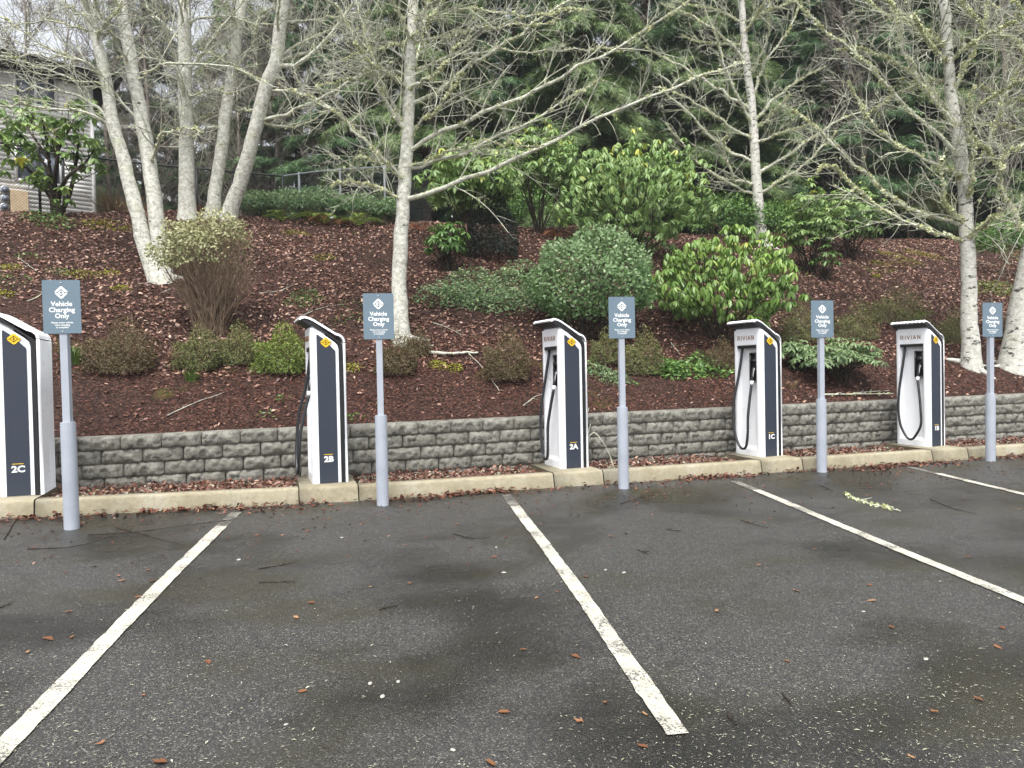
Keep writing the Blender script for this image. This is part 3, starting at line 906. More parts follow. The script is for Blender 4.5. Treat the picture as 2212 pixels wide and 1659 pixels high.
def charger_fittings(root, mid, spread, sag):
    """lettering, holster, connector and cable; the cable hangs a little differently on each"""
    hs_ = [c for c in root.children if c.name.startswith('housing')][0]
    strokes(hs_, 'letter', MAT['copper'], M4(FRONT, (0.0, CW / 2 + 0.012, 1.55)), 0.052)
    # cable bracket under the brow
    from_bm('cable_bracket', bm_box(0.006, 0.10, 0.078, 0.429, 1.415, 1.449, 0.004), MAT['black'], root)
    # holster
    bm = bmesh.new()
    y0, y1, z0, z1, xa, xb = 0.092, 0.215, 0.975, 1.355, 0.025, 0.078
    h = from_bm('holster', bm_box(xa + .012, xb + .004, y0, y1, z0, z1, 0.012, 3), MAT['black'], root)
    fr = MB()
    for (a, b, c, d) in ((y0, y0 + .016, z0 + .01, z1 - .01), (y1 - .016, y1, z0 + .01, z1 - .01), (y0 + .004, y1 - .004, z1 - .02, z1), (y0 + .004, y1 - .004, z0, z0 + .02), (y0 + .012, y1 - .012, 1.225, 1.262)):
        fr.box(xa - .012, xa + .014, a, b, c, d)
    fr.build('holster_rim', MAT['black'], h)
    pk = MB(); pk.box(xa + .0105, xa + .0135, y0 + .015, y1 - .015, z0 + .018, z1 - .018); pk.build('holster_pocket', MAT['pocket'], h)
    # connector handle leaning out of the pocket
    yc = 0.153
    P = smooth_path([(0.030, yc - .004, 1.17), (0.016, yc - .002, 1.10), (0.006, yc, 1.03), (-0.004, yc + .002, 0.955)], 12)
    mb = MB(); mb.tubes(P[None], np.array([[.010, .016, .020, .022, .023, .022, .021, .020, .0195, .0195, .02, .02]]), 10, cap=True)
    cn = mb.build('connector', MAT['black'], root, smooth=True)
    mb = MB(); mb.tubes(smooth_path([(0.0005, yc + .001, .985), (-0.006, yc + .003, .935)], 4)[None], np.array([[.0215, .0225, .0225, .021]]), 12, cap=True)
    mb.build('connector_collar', MAT['white'], cn, smooth=True)
    mb = MB(); mb.tubes(smooth_path([(0.022, yc - .022, 1.15), (0.004, yc - .02, 1.09), (0.0, yc - .02, 1.03)], 5)[None], np.full((1, 5), .006), 6, cap=True)
    mb.build('release_latch', MAT['steel'], cn, smooth=True)
    # cable
    x = sag
    path = [(0.045, 0.375, 1.42), (0.030, 0.380, 1.30), (-0.005, 0.395, 1.05), (x * .75, 0.412, .74), (x, .408, .48), (x * 1.12, .365, .27), (x * 1.15, mid + .06, .125), (x * 1.15, mid, .095), (x * 1.12, mid - .055, .13), (x * 1.1, spread, .30), (x * .95, spread + .005, .52), (x * .5, (spread + yc) / 2 + .004, .76), (-.006, yc + .003, .945)]
    P = smooth_path(path, 60)
    mb = MB(); mb.tubes(P[None], np.full((1, 60), .0165), 10, cap=True)
    mb.build('cable', MAT['rubber'], root, smooth=True)

CH = [('2C', -6.215, 0.72, 3, .23, .12, -.09), ('2B', -3.345, 0.59, 4, .22, .11, -.105), ('2A', -0.525, 0.555, 4, .265, .20, -.065), ('1C', 2.225, 0.465, 6, .22, .135, -.085), ('1B', 4.965, 0.385, 8, .22, .072, -.06)]
CL = {'2C': 'charging station marked 2C, cut off at the left edge and showing its white ribbed back',
      '2B': 'charging station marked 2B beside the second sign post, its cable looping out in front',
      '2A': 'charging station marked 2A, below the rounded shrub, its cable strands meeting at the bottom',
      '1C': 'charging station marked 1C with white front and black cable, below the bright drooping rhododendron',
      '1B': 'charging station marked 1B, the one farthest to the right, cable in a wide U'}
protoC = make_charger()
for i, (num, x, y, rz, mid, spr, sag) in enumerate(CH):
    o = protoC if i == 0 else copy_tree(protoC)
    # a copy also carries the fittings of the first one unless they are added after all copies are made
    o['num'] = num
    o.location = (x, y, float(asphalt_z(x, kerbY(x))) + KERB_H + 0.006)
    o.rotation_euler = (0, 0, R(rz)); o.scale = (1.1, 1, 1)
    o['label'] = CL[num]
    CH[i] = CH[i] + (o,)
for num, x, y, rz, mid, spr, sag, o in CH:
    del o['num']
    charger_fittings(o, mid, spr, sag)
    pn = [c for c in o.children if c.name.split('.')[0] == 'side_panel'][0]
    text_obj('number', num, 0.083, MAT['signwhite'], pn, M4(SIDE, (0.150, -0.006, 0.255)), 0.0035, 1.0)

# ================================================================== SIGN POSTS
def make_sign():
    root = empty('sign_post', (0, 0, 0), 'x', 'sign', 'vehicle charging signs on bollards along the kerb')
    from_bm('bollard', bm_cyl(0.061, -0.03, 0.92, 28, 0.006), MAT['post'], root, smooth=True).data.set_sharp_from_angle(angle=R(40))
    from_bm('post', bm_box(-0.031, 0.031, -0.031, 0.031, 0.9, 2.10, 0.004), MAT['post'], root)
    mb = MB()
    pl = from_bm('plate', bm_prism([(-.140, 1.690), (.140, 1.690)] + arc(.140, 1.702, .012, -90, 0, 3)[1:] + arc(.140, 2.141, .012, 0, 90, 3) + arc(-.140, 2.141, .012, 90, 180, 3) + arc(-.140, 1.702, .012, 180, 270, 3)[:-1], -0.038, -0.0345), MAT['signblue'], root)
    for z in (1.708, 2.130):
        b = from_bm('bolt', bm_cyl(0.006, 0, 0.004, 10), MAT['steel'], pl); b.matrix_local = M4(SIDE, (0, -0.038, z))
    add_emblem(pl, M4(SIDE, (0, -0.036, 2.045)), 0.060, MAT['signwhite'], MAT['signblue'])
    for s, z, sz, bo in (('Vehicle', 1.945, 0.056, .0016), ('Charging', 1.893, 0.056, .0016), ('Only', 1.841, 0.056, .0016), ('Please move vehicle', 1.784, 0.021, .0005), ('once charging', 1.7635, 0.021, .0005), ('is complete', 1.743, 0.021, .0005)):
        text_obj('lettering', s, sz, MAT['signwhite'], pl, M4(SIDE, (0, -0.0385, z)), bo, 1.03, 0.0008)
    return root
SG = [(-5.424, -0.082, 'grey vehicle charging sign on a thick bollard, between stations 2C and 2B, nearest the camera', -0.006),
      (-2.691, 0.082, 'grey vehicle charging sign in front of the pale trunk right of station 2B', 0.0),
      (0.0, 0.0, 'grey vehicle charging sign in front of the round grey green shrub, right of station 2A', 0.0),
      (2.805, 0.05, 'grey vehicle charging sign between station 1C and station 1B', 0.004),
      (5.527, -0.082, 'grey vehicle charging sign right of station 1B, beside the white scarred trunk', 0.006)]
protoS = make_sign()
for i, (x, y, lab, lean) in enumerate(SG):
    o = protoS if i == 0 else copy_tree(protoS)
    o.location = (x, y, float(asphalt_z(x, y)) if i else 0.055)
    o.rotation_euler = (0, lean, R(-9.4))
    o['label'] = lab

# ================================================================== BARE TREES
def children_of(P, n, s0, s1, len_a, len_b, K, ang=(30, 65), up=0.25, curve=0.35, taper_end=True, r_parent=None, rr=0.5, rend=0.0025):
    """n side shoots on every polyline of P (M,Kp,3); returns (M*n,K,3) and start radii"""
    M, Kp = P.shape[:2]
    L = np.linalg.norm(np.diff(P, axis=1), axis=2).sum(1)
    s = s0 + (s1 - s0) * (np.arange(n)[None] + rng.random((M, n))) / n
    f = s * (Kp - 1); i = np.minimum(f.astype(int), Kp - 2); t = (f - i)[..., None]
    m = np.arange(M)[:, None]
    base = P[m, i] * (1 - t) + P[m, i + 1] * t
    T = P[m, i + 1] - P[m, i]; T /= np.linalg.norm(T, axis=2, keepdims=True) + 1e-9
    rd = rng.normal(size=(M, n, 3)); rd -= (rd * T).sum(2, keepdims=True) * T; rd /= np.linalg.norm(rd, axis=2, keepdims=True) + 1e-9
    a = np.radians(rng.uniform(ang[0], ang[1], (M, n, 1)))
    d = T * np.cos(a) + rd * np.sin(a) + np.array([0, 0, up])
    d /= np.linalg.norm(d, axis=2, keepdims=True)
    ln = rng.uniform(len_a, len_b, (M, n)) * (1.15 - 0.65 * s)
    ln = np.minimum(ln, 0.75 * L[:, None])
    d = d.reshape(-1, 3); base = base.reshape(-1, 3); ln = ln.reshape(-1)
    Q = np.zeros((M * n, K, 3)); Q[:, 0] = base
    cur = d.copy(); bend = rng.normal(0, curve, (M * n, 3))
    for k in range(1, K):
        cur = cur + (bend + rng.normal(0, curve * 0.9, (M * n, 3))) / (K - 1) + np.array([0, 0, up * .35 / (K - 1)])
        cur /= np.linalg.norm(cur, axis=1, keepdims=True)
        Q[:, k] = Q[:, k - 1] + cur * (ln / (K - 1))[:, None]
    rp = None
    if r_parent is not None:
        rp = (r_parent[m, i] * rr).reshape(-1)
    return Q, rp
LICH_V = []
LICH_T = []
for a_ in range(7):
    th = a_ * 0.9 + 0.3; ph = (a_ % 3 - 1) * 0.7
    d_ = np.array([math.cos(th) * math.cos(ph), math.sin(th) * math.cos(ph), math.sin(ph)])
    s_ = np.cross(d_, [0.3, 0.2, 0.9]); s_ /= np.linalg.norm(s_)
    b_ = len(LICH_V)
    LICH_V += [d_ * 0.1, d_ * .75 + s_ * .42, d_ * 1.0, d_ * .7 - s_ * .42]
    LICH_T += [(b_, b_ + 1, b_ + 2), (b_, b_ + 2, b_ + 3)]
LICH_V = np.array(LICH_V)
def bare_tree(label, base_uv, stems, limbs, bark, D=None, n_auto=8, lich=900, lich_size=(.013, .034), twig_mat='twig', top_ext=3.0, group=None, auto_h=(0.45, 1.0), auto_len=(1.6, 3.2), dens=1.0, limb_r=1.02, roots=True, auto_side=0.35):
    """stems: list of (pixel path, width in px at the ends); limbs: list of (pixel path, depth change, px width)"""
    if D is None:
        P0, D = hit(*base_uv)
    else:
        P0 = pt(*base_uv, D)
    root = empty('tree', P0, label, 'tree', group)
    px = D / FPX
    wood = []
    stem_paths = []
    for path, w0, w1, dd in stems:
        q = [pt(u, v, D + dd * k / max(1, len(path) - 1)) for k, (u, v) in enumerate(path)]
        q[0] = q[0] - np.array([0, 0, 0.12])
        dirn = q[-1] - q[-2]; dirn /= np.linalg.norm(dirn)
        q.append(q[-1] + dirn * top_ext * .5 + np.array([.05, .1, 0])); q.append(q[-1] + dirn * top_ext * .5 + np.array([-.15, .05, 0]))
        P = smooth_path(q, 34)
        P[2:] += rng.normal(0, .008, (32, 3))
        tot = np.linspace(0, 1, 34)
        rad = (w0 + (w1 - w0) * np.minimum(tot * 1.35, 1.25)) * px / 2
        rad = np.maximum(rad, 0.02) * (1 + 0.45 * np.exp(-tot * 30)) * (1 + rng.normal(0, .025, 34))
        mb = MB(); mb.tubes((P - P0)[None], rad[None], 14)
        mb.build('trunk', bark, root, smooth=True)
        stem_paths.append((P, rad))
    LP = []
    for path, dd, w in limbs:
        n = len(path)
        q = [pt(u, v, D + dd * (k / (n - 1))) for k, (u, v) in enumerate(path)]
        # start on the nearest trunk axis
        best = min(((np.linalg.norm(sp - q[0], axis=1).min(), sp[np.linalg.norm(sp - q[0], axis=1).argmin()]) for sp, _ in stem_paths), key=lambda z: z[0])
        q[0] = best[1]
        P = smooth_path(q, 16)
        P[1:] += rng.normal(0, .022, (15, 3))
        rad = np.linspace(w, max(1.1, w * .3), 16) * px / 2 * limb_r
        LP.append((P, rad))
    for k in range(n_auto):
        sp, rd = stem_paths[k % len(stem_paths)]
        i = int((auto_h[0] + (auto_h[1] - auto_h[0]) * rng.random()) * 33)
        sgn = 1 if rng.random() < .5 else -1
        az = rng.normal(0, auto_side * 2.0)
        d = (CAM_FWD * sgn * math.cos(az) + CAM_RIGHT * math.sin(az)) * 1.0 + np.array([0, 0, rng.uniform(.15, .75)])
        d /= np.linalg.norm(d)
        ln = rng.uniform(*auto_len) * (0.75 if sgn < 0 else 1.0)
        q = [sp[i]]
        for s in range(4):
            d = d + rng.normal(0, .13, 3); d /= np.linalg.norm(d)
            q.append(q[-1] + d * ln / 4)
        P = smooth_path(q, 16)
        rad = np.linspace(min(rd[i] * .45, .03), .006, 16) * limb_r
        LP.append((P, rad))
    for P, rad in LP:
        mb = MB(); mb.tubes((P - P0)[None], rad[None], 7)
        mb.build('limb', MAT['limb'] if bark != MAT.get('bgbark') else bark, root, smooth=True)
    A = np.array([p for p, _ in LP]); Ar = np.array([r for _, r in LP])
    mb = MB()
    n1 = int(14 * dens)
    B, Br = children_of(A, n1, .10, .99, .45, 1.5, 6, (28, 62), .16, .35, r_parent=Ar, rr=.5)
    Br = np.clip(Br, .004, .011)
    mb.tubes(B - P0, Br[:, None] * np.linspace(1, .45, 6)[None], 4)
    C, Cr = children_of(B, 4, .15, .98, .22, .62, 5, (25, 60), .14, .45, r_parent=np.repeat(Br[:, None], 6, 1), rr=.6)
    Cr = np.clip(Cr, .003, .006)
    mb.tubes(C - P0, Cr[:, None] * np.linspace(1, .5, 5)[None], 3)
    E, Er = children_of(C, 2, .25, .95, .08, .28, 3, (25, 60), .1, .4)
    mb.tubes(E - P0, np.full((len(E), 1), .0027) * np.linspace(1, .7, 3)[None], 3)
    # short spurs straight off the limbs
    Sp, _ = children_of(A, 16, .04, .98, .06, .22, 3, (40, 85), .1, .4)
    mb.tubes(Sp - P0, np.full((len(Sp), 1), .0045) * np.linspace(1, .6, 3)[None], 3)
    mb.build('crown', MAT[twig_mat], root, kind='stuff')
    if lich:
        pts = []
        w = rng.random((len(A), 60))
        # lichen sits in bouts along a limb
        for P, r in LP:
            n = int(2.3 * lich / len(LP))
            cs = rng.random(6)
            s = np.clip(np.r_[rng.choice(cs, n // 2) + rng.normal(0, .045, n // 2), rng.random(n - n // 2)], .02, .99) * 15
            i = np.minimum(s.astype(int), 14)
            c = P[i] + (P[i + 1] - P[i]) * (s - i)[:, None]
            pts.append(c + rand_dirs(n) * (r[i] * .95)[:, None] + [0, 0, .003])
        nb = min(lich // 2, len(B) * 3)
        b = rng.integers(0, len(B), nb); kk = rng.integers(0, 5, nb); t = rng.random((nb, 1))
        pts.append(B[b, kk] * (1 - t) + B[b, kk + 1] * t)
        pts = np.vstack(pts)
        sz = rng.uniform(*lich_size, len(pts)) * np.where(rng.random(len(pts)) < .12, 1.5, 1)
        sz[-nb:] *= .6
        mats = frames(rand_dirs(len(pts)), rand_dirs(len(pts))) * sz[:, None, None]
        ml = MB(); ml.inst(LICH_V, None, LICH_T, mats, pts - P0, rng.random(len(pts)))
        ml.build('lichen', MAT['lichen'], root, kind='stuff')
    if roots:
        for k in range(3):
            a = rng.uniform(0, 2 * np.pi)
            q = [P0 + np.array([math.cos(a), math.sin(a), 0]) * rr_ for rr_ in (.02, .16, .32, .5)]
            for z, p in zip((.14, .05, .01, -.04), q): p[2] = bank_z(p[0], p[1]) + z
            mb = MB(); mb.tubes(smooth_path(q, 8)[None] - P0, np.linspace(.07, .02, 8)[None], 7)
            mb.build('root', bark, root, smooth=True)
    return root
def z1(*p): return [(x / 3.0, y / 3.0) for x, y in p]
def z2(*p): return [(737.4 + x / 3.0, y / 3.0) for x, y in p]
def z3(*p): return [(1474.7 + x / 3.0, y / 3.0) for x, y in p]

def build_trees():
    al, bi = MAT['alder'], MAT['birch']
    bare_tree('pale grey trunk in the middle with lichened limbs reaching far to the right', (868, 742),
        [([(868, 742), (863, 600), (871, 430), (880, 300), (885, 150), (892, 0)], 35, 21, 0.4)],
        [(z2((470, 1290), (720, 1190), (1240, 975), (1560, 810), (2212, 545), (2620, 410)), -0.6, 11),
         (z2((470, 1110), (780, 990), (1000, 880), (1330, 720), (1700, 500)), 0.8, 9),
         (z2((480, 915), (760, 800), (1130, 650), (1480, 470), (1950, 210), (2300, -30)), -0.3, 10),
         (z2((470, 650), (640, 590), (830, 430), (1150, 240), (1450, 10), (1600, -120)), 0.6, 9),
         (z2((470, 560), (620, 465), (720, 330), (830, 260)), -1.0, 8),
         (z2((490, 230), (560, 130), (640, 30), (700, -90)), -0.6, 8),
         (z2((400, 1150), (230, 980), (0, 780), (-150, 650), (-420, 560)), -0.8, 8),
         (z2((375, 860), (180, 470), (60, 200), (-60, 20), (-150, -160)), -0.6, 9),
         (z2((380, 830), (220, 430), (100, 30), (60, -150)), 0.3, 8),
         (z2((350, 1280), (210, 1210), (110, 1180), (-60, 1190)), -0.6, 5),
         (z2((480, 830), (620, 700), (720, 560), (780, 470)), -1.2, 5),
         (z2((470, 430), (700, 360), (1000, 330), (1400, 330), (1900, 320)), 1.0, 6),
         (z2((480, 230), (800, 210), (1150, 160), (1400, 150)), 0.2, 6),
         (z2((480, 110), (800, 65), (1250, 100), (1600, 60)), -0.5, 5),
         (z2((390, 430), (200, 490), (0, 525), (-150, 560)), 0.4, 6),
         (z2((390, 240), (150, 330), (0, 400)), -0.5, 5),
         (z2((470, 1010), (800, 950), (1060, 930), (1280, 960)), -0.4, 4),
         (z2((420, 1150), (260, 1040), (80, 1030)), 1.2, 4)],
        al, n_auto=9, lich=2600)
    bare_tree('slim white trunk with dark scars rising behind the bright rhododendron', (1648, 530),
        [([(1648, 532), (1641, 470), (1635, 400), (1631, 340), (1628, 283), (1621, 200), (1608, 100), (1601, 0)], 24, 13, 0.3)],
        [(z3((450, 1240), (280, 1180), (100, 1060), (0, 930), (-120, 800)), -0.6, 6),
         (z3((450, 1230), (340, 1160), (270, 1000), (280, 880)), -1.0, 7),
         (z3((430, 1060), (250, 940), (0, 690), (-160, 560)), 0.5, 7),
         (z3((420, 890), (220, 760), (0, 620), (-200, 560)), -0.5, 6),
         (z3((440, 700), (250, 590), (0, 440), (-250, 300)), 0.8, 7),
         (z3((400, 820), (300, 500), (200, 200), (120, 0)), -0.8, 7),
         (z3((520, 1260), (650, 1160), (800, 1060), (940, 920), (1000, 860)), -0.8, 7),
         (z3((500, 1120), (640, 1030), (830, 900), (1000, 790), (1200, 700)), 0.6, 7),
         (z3((490, 920), (640, 860), (800, 810)), -0.7, 6),
         (z3((490, 740), (600, 640), (720, 540), (900, 440)), 0.2, 7),
         (z3((480, 860), (620, 700), (700, 600)), -0.6, 5),
         (z3((470, 600), (540, 400), (680, 200), (760, 40)), 0.4, 6),
         (z3((450, 480), (540, 280), (560, 0)), -0.3, 6),
         (z3((430, 420), (300, 260), (60, 110), (-150, 20)), 0.2, 6)],
        bi, n_auto=9, lich=2200, lich_size=(.016, .042))
    bare_tree('white scarred trunk with heavily lichened limbs, right of station 1B', (2098, 795),
        [([(2099, 795), (2094, 680), (2091, 553), (2090, 500), (2085, 417), (2076, 333), (2058, 233), (2046, 100), (2038, 0)], 34, 19, 0.3)],
        [(z3((1780, 1560), (1600, 1500), (1340, 1390), (1150, 1250), (950, 1070), (860, 1120)), -0.9, 7),
         (z3((1760, 1490), (1700, 1330), (1680, 1150), (1670, 1020)), -0.5, 8),
         (z3((1790, 1400), (1450, 1340), (1260, 1190), (1100, 1050), (940, 900), (800, 780), (690, 710)), 0.5, 8),
         (z3((1760, 1150), (1650, 1080), (1400, 940), (1250, 830), (1120, 640), (1070, 530)), -0.8, 8),
         (z3((1760, 1060), (1600, 800), (1400, 650), (1230, 460), (1000, 250), (740, 20), (650, -80)), 0.4, 9),
         (z3((1730, 860), (1560, 560), (1420, 300), (1350, 0), (1330, -100)), -0.4, 10),
         (z3((1860, 1180), (1960, 980), (2050, 740), (2130, 520), (2230, 330)), -0.4, 9),
         (z3((1890, 1520), (1980, 1430), (2060, 1390)), -0.9, 8),
         (z3((1740, 740), (1500, 480), (1200, 330), (980, 310)), 0.9, 6),
         (z3((1720, 620), (1800, 480), (1900, 330), (1960, 150), (2000, -60)), 0.4, 7),
         (z3((1710, 300), (1560, 200), (1300, 80), (1150, -30)), 0.2, 7),
         (z3((1840, 1300), (1880, 1050), (1850, 800), (1880, 560)), -0.8, 6),
         (z3((1700, 240), (1450, 130), (1320, 0)), -0.7, 6)],
        bi, n_auto=10, lich=3800, lich_size=(.016, .042))
    bare_tree('leaning pale trunk cut off by the right edge of the picture', (2196, 800),
        [([(2190, 805), (2204, 700), (2222, 600), (2246, 480), (2262, 330), (2275, 160), (2280, 0)], 58, 30, -0.2)],
        [(z3((2330, 1300), (2190, 1480), (2120, 1300), (2060, 1160), (1950, 960), (1830, 840)), -0.6, 9),
         (z3((2350, 900), (2212, 940), (2090, 1000), (2050, 1100)), -0.9, 10),
         (z3((2380, 480), (2212, 310), (2100, 240), (1950, 160), (1820, 20), (1780, -60)), -0.4, 9),
         (z3((2370, 700), (2212, 640), (2080, 640), (1940, 540)), 0.6, 6),
         (z3((2380, 250), (2212, 130), (2140, 10)), -0.5, 8)],
        bi, n_auto=4, lich=2200, lich_size=(.016, .042))
    G = None
    bare_tree('two grey trunks joined at the foot, leaning left, behind the dry topped shrub', (350, 606),
        [([(347, 608), (318, 548), (287, 423), (262, 330), (245, 277), (232, 190), (212, 100), (184, 0)], 33, 19, 0.2),
         ([(356, 608), (347, 548), (333, 433), (320, 333), (293, 187), (272, 67), (262, 0)], 35, 24, 0.7)],
        [(z1((830, 870), (600, 740), (380, 705), (0, 690), (-200, 700)), -0.6, 6),
         (z1((850, 860), (650, 700), (380, 590), (0, 560), (-200, 540)), 0.3, 7),
         (z1((790, 560), (600, 430), (350, 330), (150, 210), (0, 100), (-150, 10)), -0.5, 7),
         (z1((740, 490), (560, 400), (200, 360), (0, 370), (-200, 350)), -0.9, 6),
         (z1((700, 300), (590, 150), (450, 40), (380, -60)), 0.3, 7),
         (z1((950, 950), (1050, 870), (1200, 840), (1330, 850)), -0.6, 7),
         (z1((900, 700), (700, 560), (500, 520), (250, 430), (0, 330)), 0.6, 6),
         (z1((830, 330), (700, 180), (620, 20), (590, -80)), -0.6, 7),
         (z1((880, 400), (1100, 410), (1450, 430), (1700, 520), (1800, 580)), -0.9, 6),
         (z1((640, 130), (300, 140), (0, 180)), 0.4, 5)],
        al, n_auto=9, lich=600)
    bare_tree('straight grey trunk on the bank crest between the leaning trunks', (405, 472),
        [([(405, 475), (403, 400), (402, 300), (400, 200), (399, 100), (397, 0)], 33, 25, 0.3)],
        [(z1((1240, 700), (1170, 500), (1100, 420), (1000, 380), (760, 370)), -0.7, 7),
         (z1((1250, 680), (1100, 250), (1040, 0)), -0.8, 7),
         (z1((1190, 250), (1000, 100), (900, -40)), 0.4, 7),
         (z1((1230, 420), (1400, 230), (1560, 20), (1620, -80)), -0.4, 7),
         (z1((1220, 90), (1450, 110), (1700, 160), (1900, 180)), 0.4, 6),
         (z1((1210, 620), (1400, 590), (1520, 620)), -0.8, 5)],
        al, n_auto=8, lich=420, roots=False)
    bare_tree('grey trunk leaning slightly right, third stem of the left clump', (458, 472),
        [([(456, 475), (467, 400), (477, 333), (485, 270), (493, 217), (506, 130), (517, 67), (524, 0)], 27, 21, 0.2)],
        [(z1((1440, 800), (1330, 830), (1250, 880), (1150, 850)), -0.6, 5),
         (z1((1490, 560), (1300, 600), (1050, 650)), 0.5, 5),
         (z1((1550, 200), (1480, 60), (1450, -60)), -0.4, 6),
         (z1((1500, 480), (1640, 280), (1700, 40)), -0.5, 6)],
        al, n_auto=7, lich=380, roots=False)
    bare_tree('grey trunk leaning right, outermost stem of the left clump', (495, 473),
        [([(490, 478), (505, 432), (533, 350), (550, 285), (567, 217), (583, 165), (597, 133), (606, 50), (612, 0)], 32, 25, -0.3)],
        [(z1((1720, 800), (1960, 700), (2212, 560), (2400, 440), (2550, 400)), -0.7, 8),
         (z1((1700, 835), (1900, 820), (2060, 760), (2160, 700)), 0.3, 6),
         (z1((1810, 480), (1960, 400), (2100, 270), (2212, 140), (2300, 20)), -0.5, 11),
         (z1((1790, 580), (2000, 620), (2212, 760), (2330, 860)), -0.9, 6),
         (z1((1760, 560), (1550, 440), (1300, 320)), -0.5, 6),
         (z1((1820, 200), (2000, 130), (2200, 100), (2400, 60)), 0.4, 7),
         (z1((1690, 690), (1480, 720), (1250, 780)), 0.6, 5),
         (z1((1830, 420), (2030, 330), (2212, 260), (2420, 220)), 0.6, 7)],
        al, n_auto=8, lich=900, roots=False)
build_trees()

# ================================================================== BACKGROUND WOOD
def conifer_mesh(h, rbase, n_br, needles, droop, seed, low=0.06):
    r = np.random.default_rng(seed)
    mb = MB(); wood = MB()
    z = (np.linspace(0, 1, n_br) ** 0.9) * h * (1 - low) + low * h
    az = np.arange(n_br) * 2.4 + r.normal(0, .4, n_br)
    L = rbase * (1 - (z / h) ** 1.25) * r.uniform(.65, 1.1, n_br) + .25
    K = 8
    s = np.linspace(0, 1, K)
    P = np.zeros((n_br, K, 3))
    rise_ = r.uniform(.0, .25, n_br)
    P[:, :, 0] = np.cos(az)[:, None] * L[:, None] * s
    P[:, :, 1] = np.sin(az)[:, None] * L[:, None] * s
    P[:, :, 2] = z[:, None] + L[:, None] * (rise_[:, None] * s - droop * s ** 2) 
    wood.tubes(P, np.maximum(.035 * (L / rbase)[:, None], .012) * (1 - .8 * s)[None], 4)
    # sprays: flat side twigs carrying hanging strips
    M = needles
    bi = r.choice(n_br, M, p=L ** 1.4 / (L ** 1.4).sum())
    t = r.uniform(.12, 1, M) ** .8
    f = t * (K - 1); i = np.minimum(f.astype(int), K - 2); ft = (f - i)[:, None]
    B = P[bi, i] * (1 - ft) + P[bi, i + 1] * ft
    T = P[bi, i + 1] - P[bi, i]; T /= np.linalg.norm(T, axis=1, keepdims=True)
    side = np.stack([-T[:, 1], T[:, 0], np.zeros(M)], 1) * np.where(r.random(M) < .5, 1, -1)[:, None]
    w = r.random(M) ** .7 * (.18 + .16 * L[bi]) * (1.15 - .6 * t)
    c = B + side * w[:, None] * .8 + T * w[:, None] * .4 - np.array([0, 0, 1.0]) * (w ** 1.3 * .35)[:, None] + r.normal(0, .04, (M, 3))
    d = side * .5 + T * .75 + r.normal(0, .25, (M, 3)) - [0, 0, .32]
    d /= np.linalg.norm(d, axis=1, keepdims=True)
    up = np.array([0, 0, 1.0]) + r.normal(0, .35, (M, 3))
    F = frames(d, up) * (r.uniform(.22, .50, M))[:, None, None]
    # a small feathered spray: five blades
    tv = np.array([(0, .03, 0), (0, -.03, 0), (1, .0, -.12), (.15, 0, 0), (.6, .30, -.03), (.33, .05, 0), (.15, 0, 0), (.6, -.30, -.03), (.33, -.05, 0), (.45, 0, -.03), (.85, .22, -.10), (.62, .04, -.05), (.45, 0, -.03), (.85, -.22, -.10), (.62, -.04, -.05)])
    tt = [(0, 1, 2), (3, 5, 4), (6, 7, 8), (9, 11, 10), (12, 13, 14)]
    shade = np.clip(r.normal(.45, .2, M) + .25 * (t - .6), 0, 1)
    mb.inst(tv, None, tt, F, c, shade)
    trunk = MB()
    zz = np.linspace(-.3, h, 10)
    trunk.tubes(np.stack([.06 * np.sin(zz), .05 * np.cos(zz * .8), zz], 1)[None], (h * .018 * (1 - zz / h * .93) + .01)[None], 9)
    return trunk.mesh('trunk', True), wood.mesh('boughs'), mb.mesh('crown')
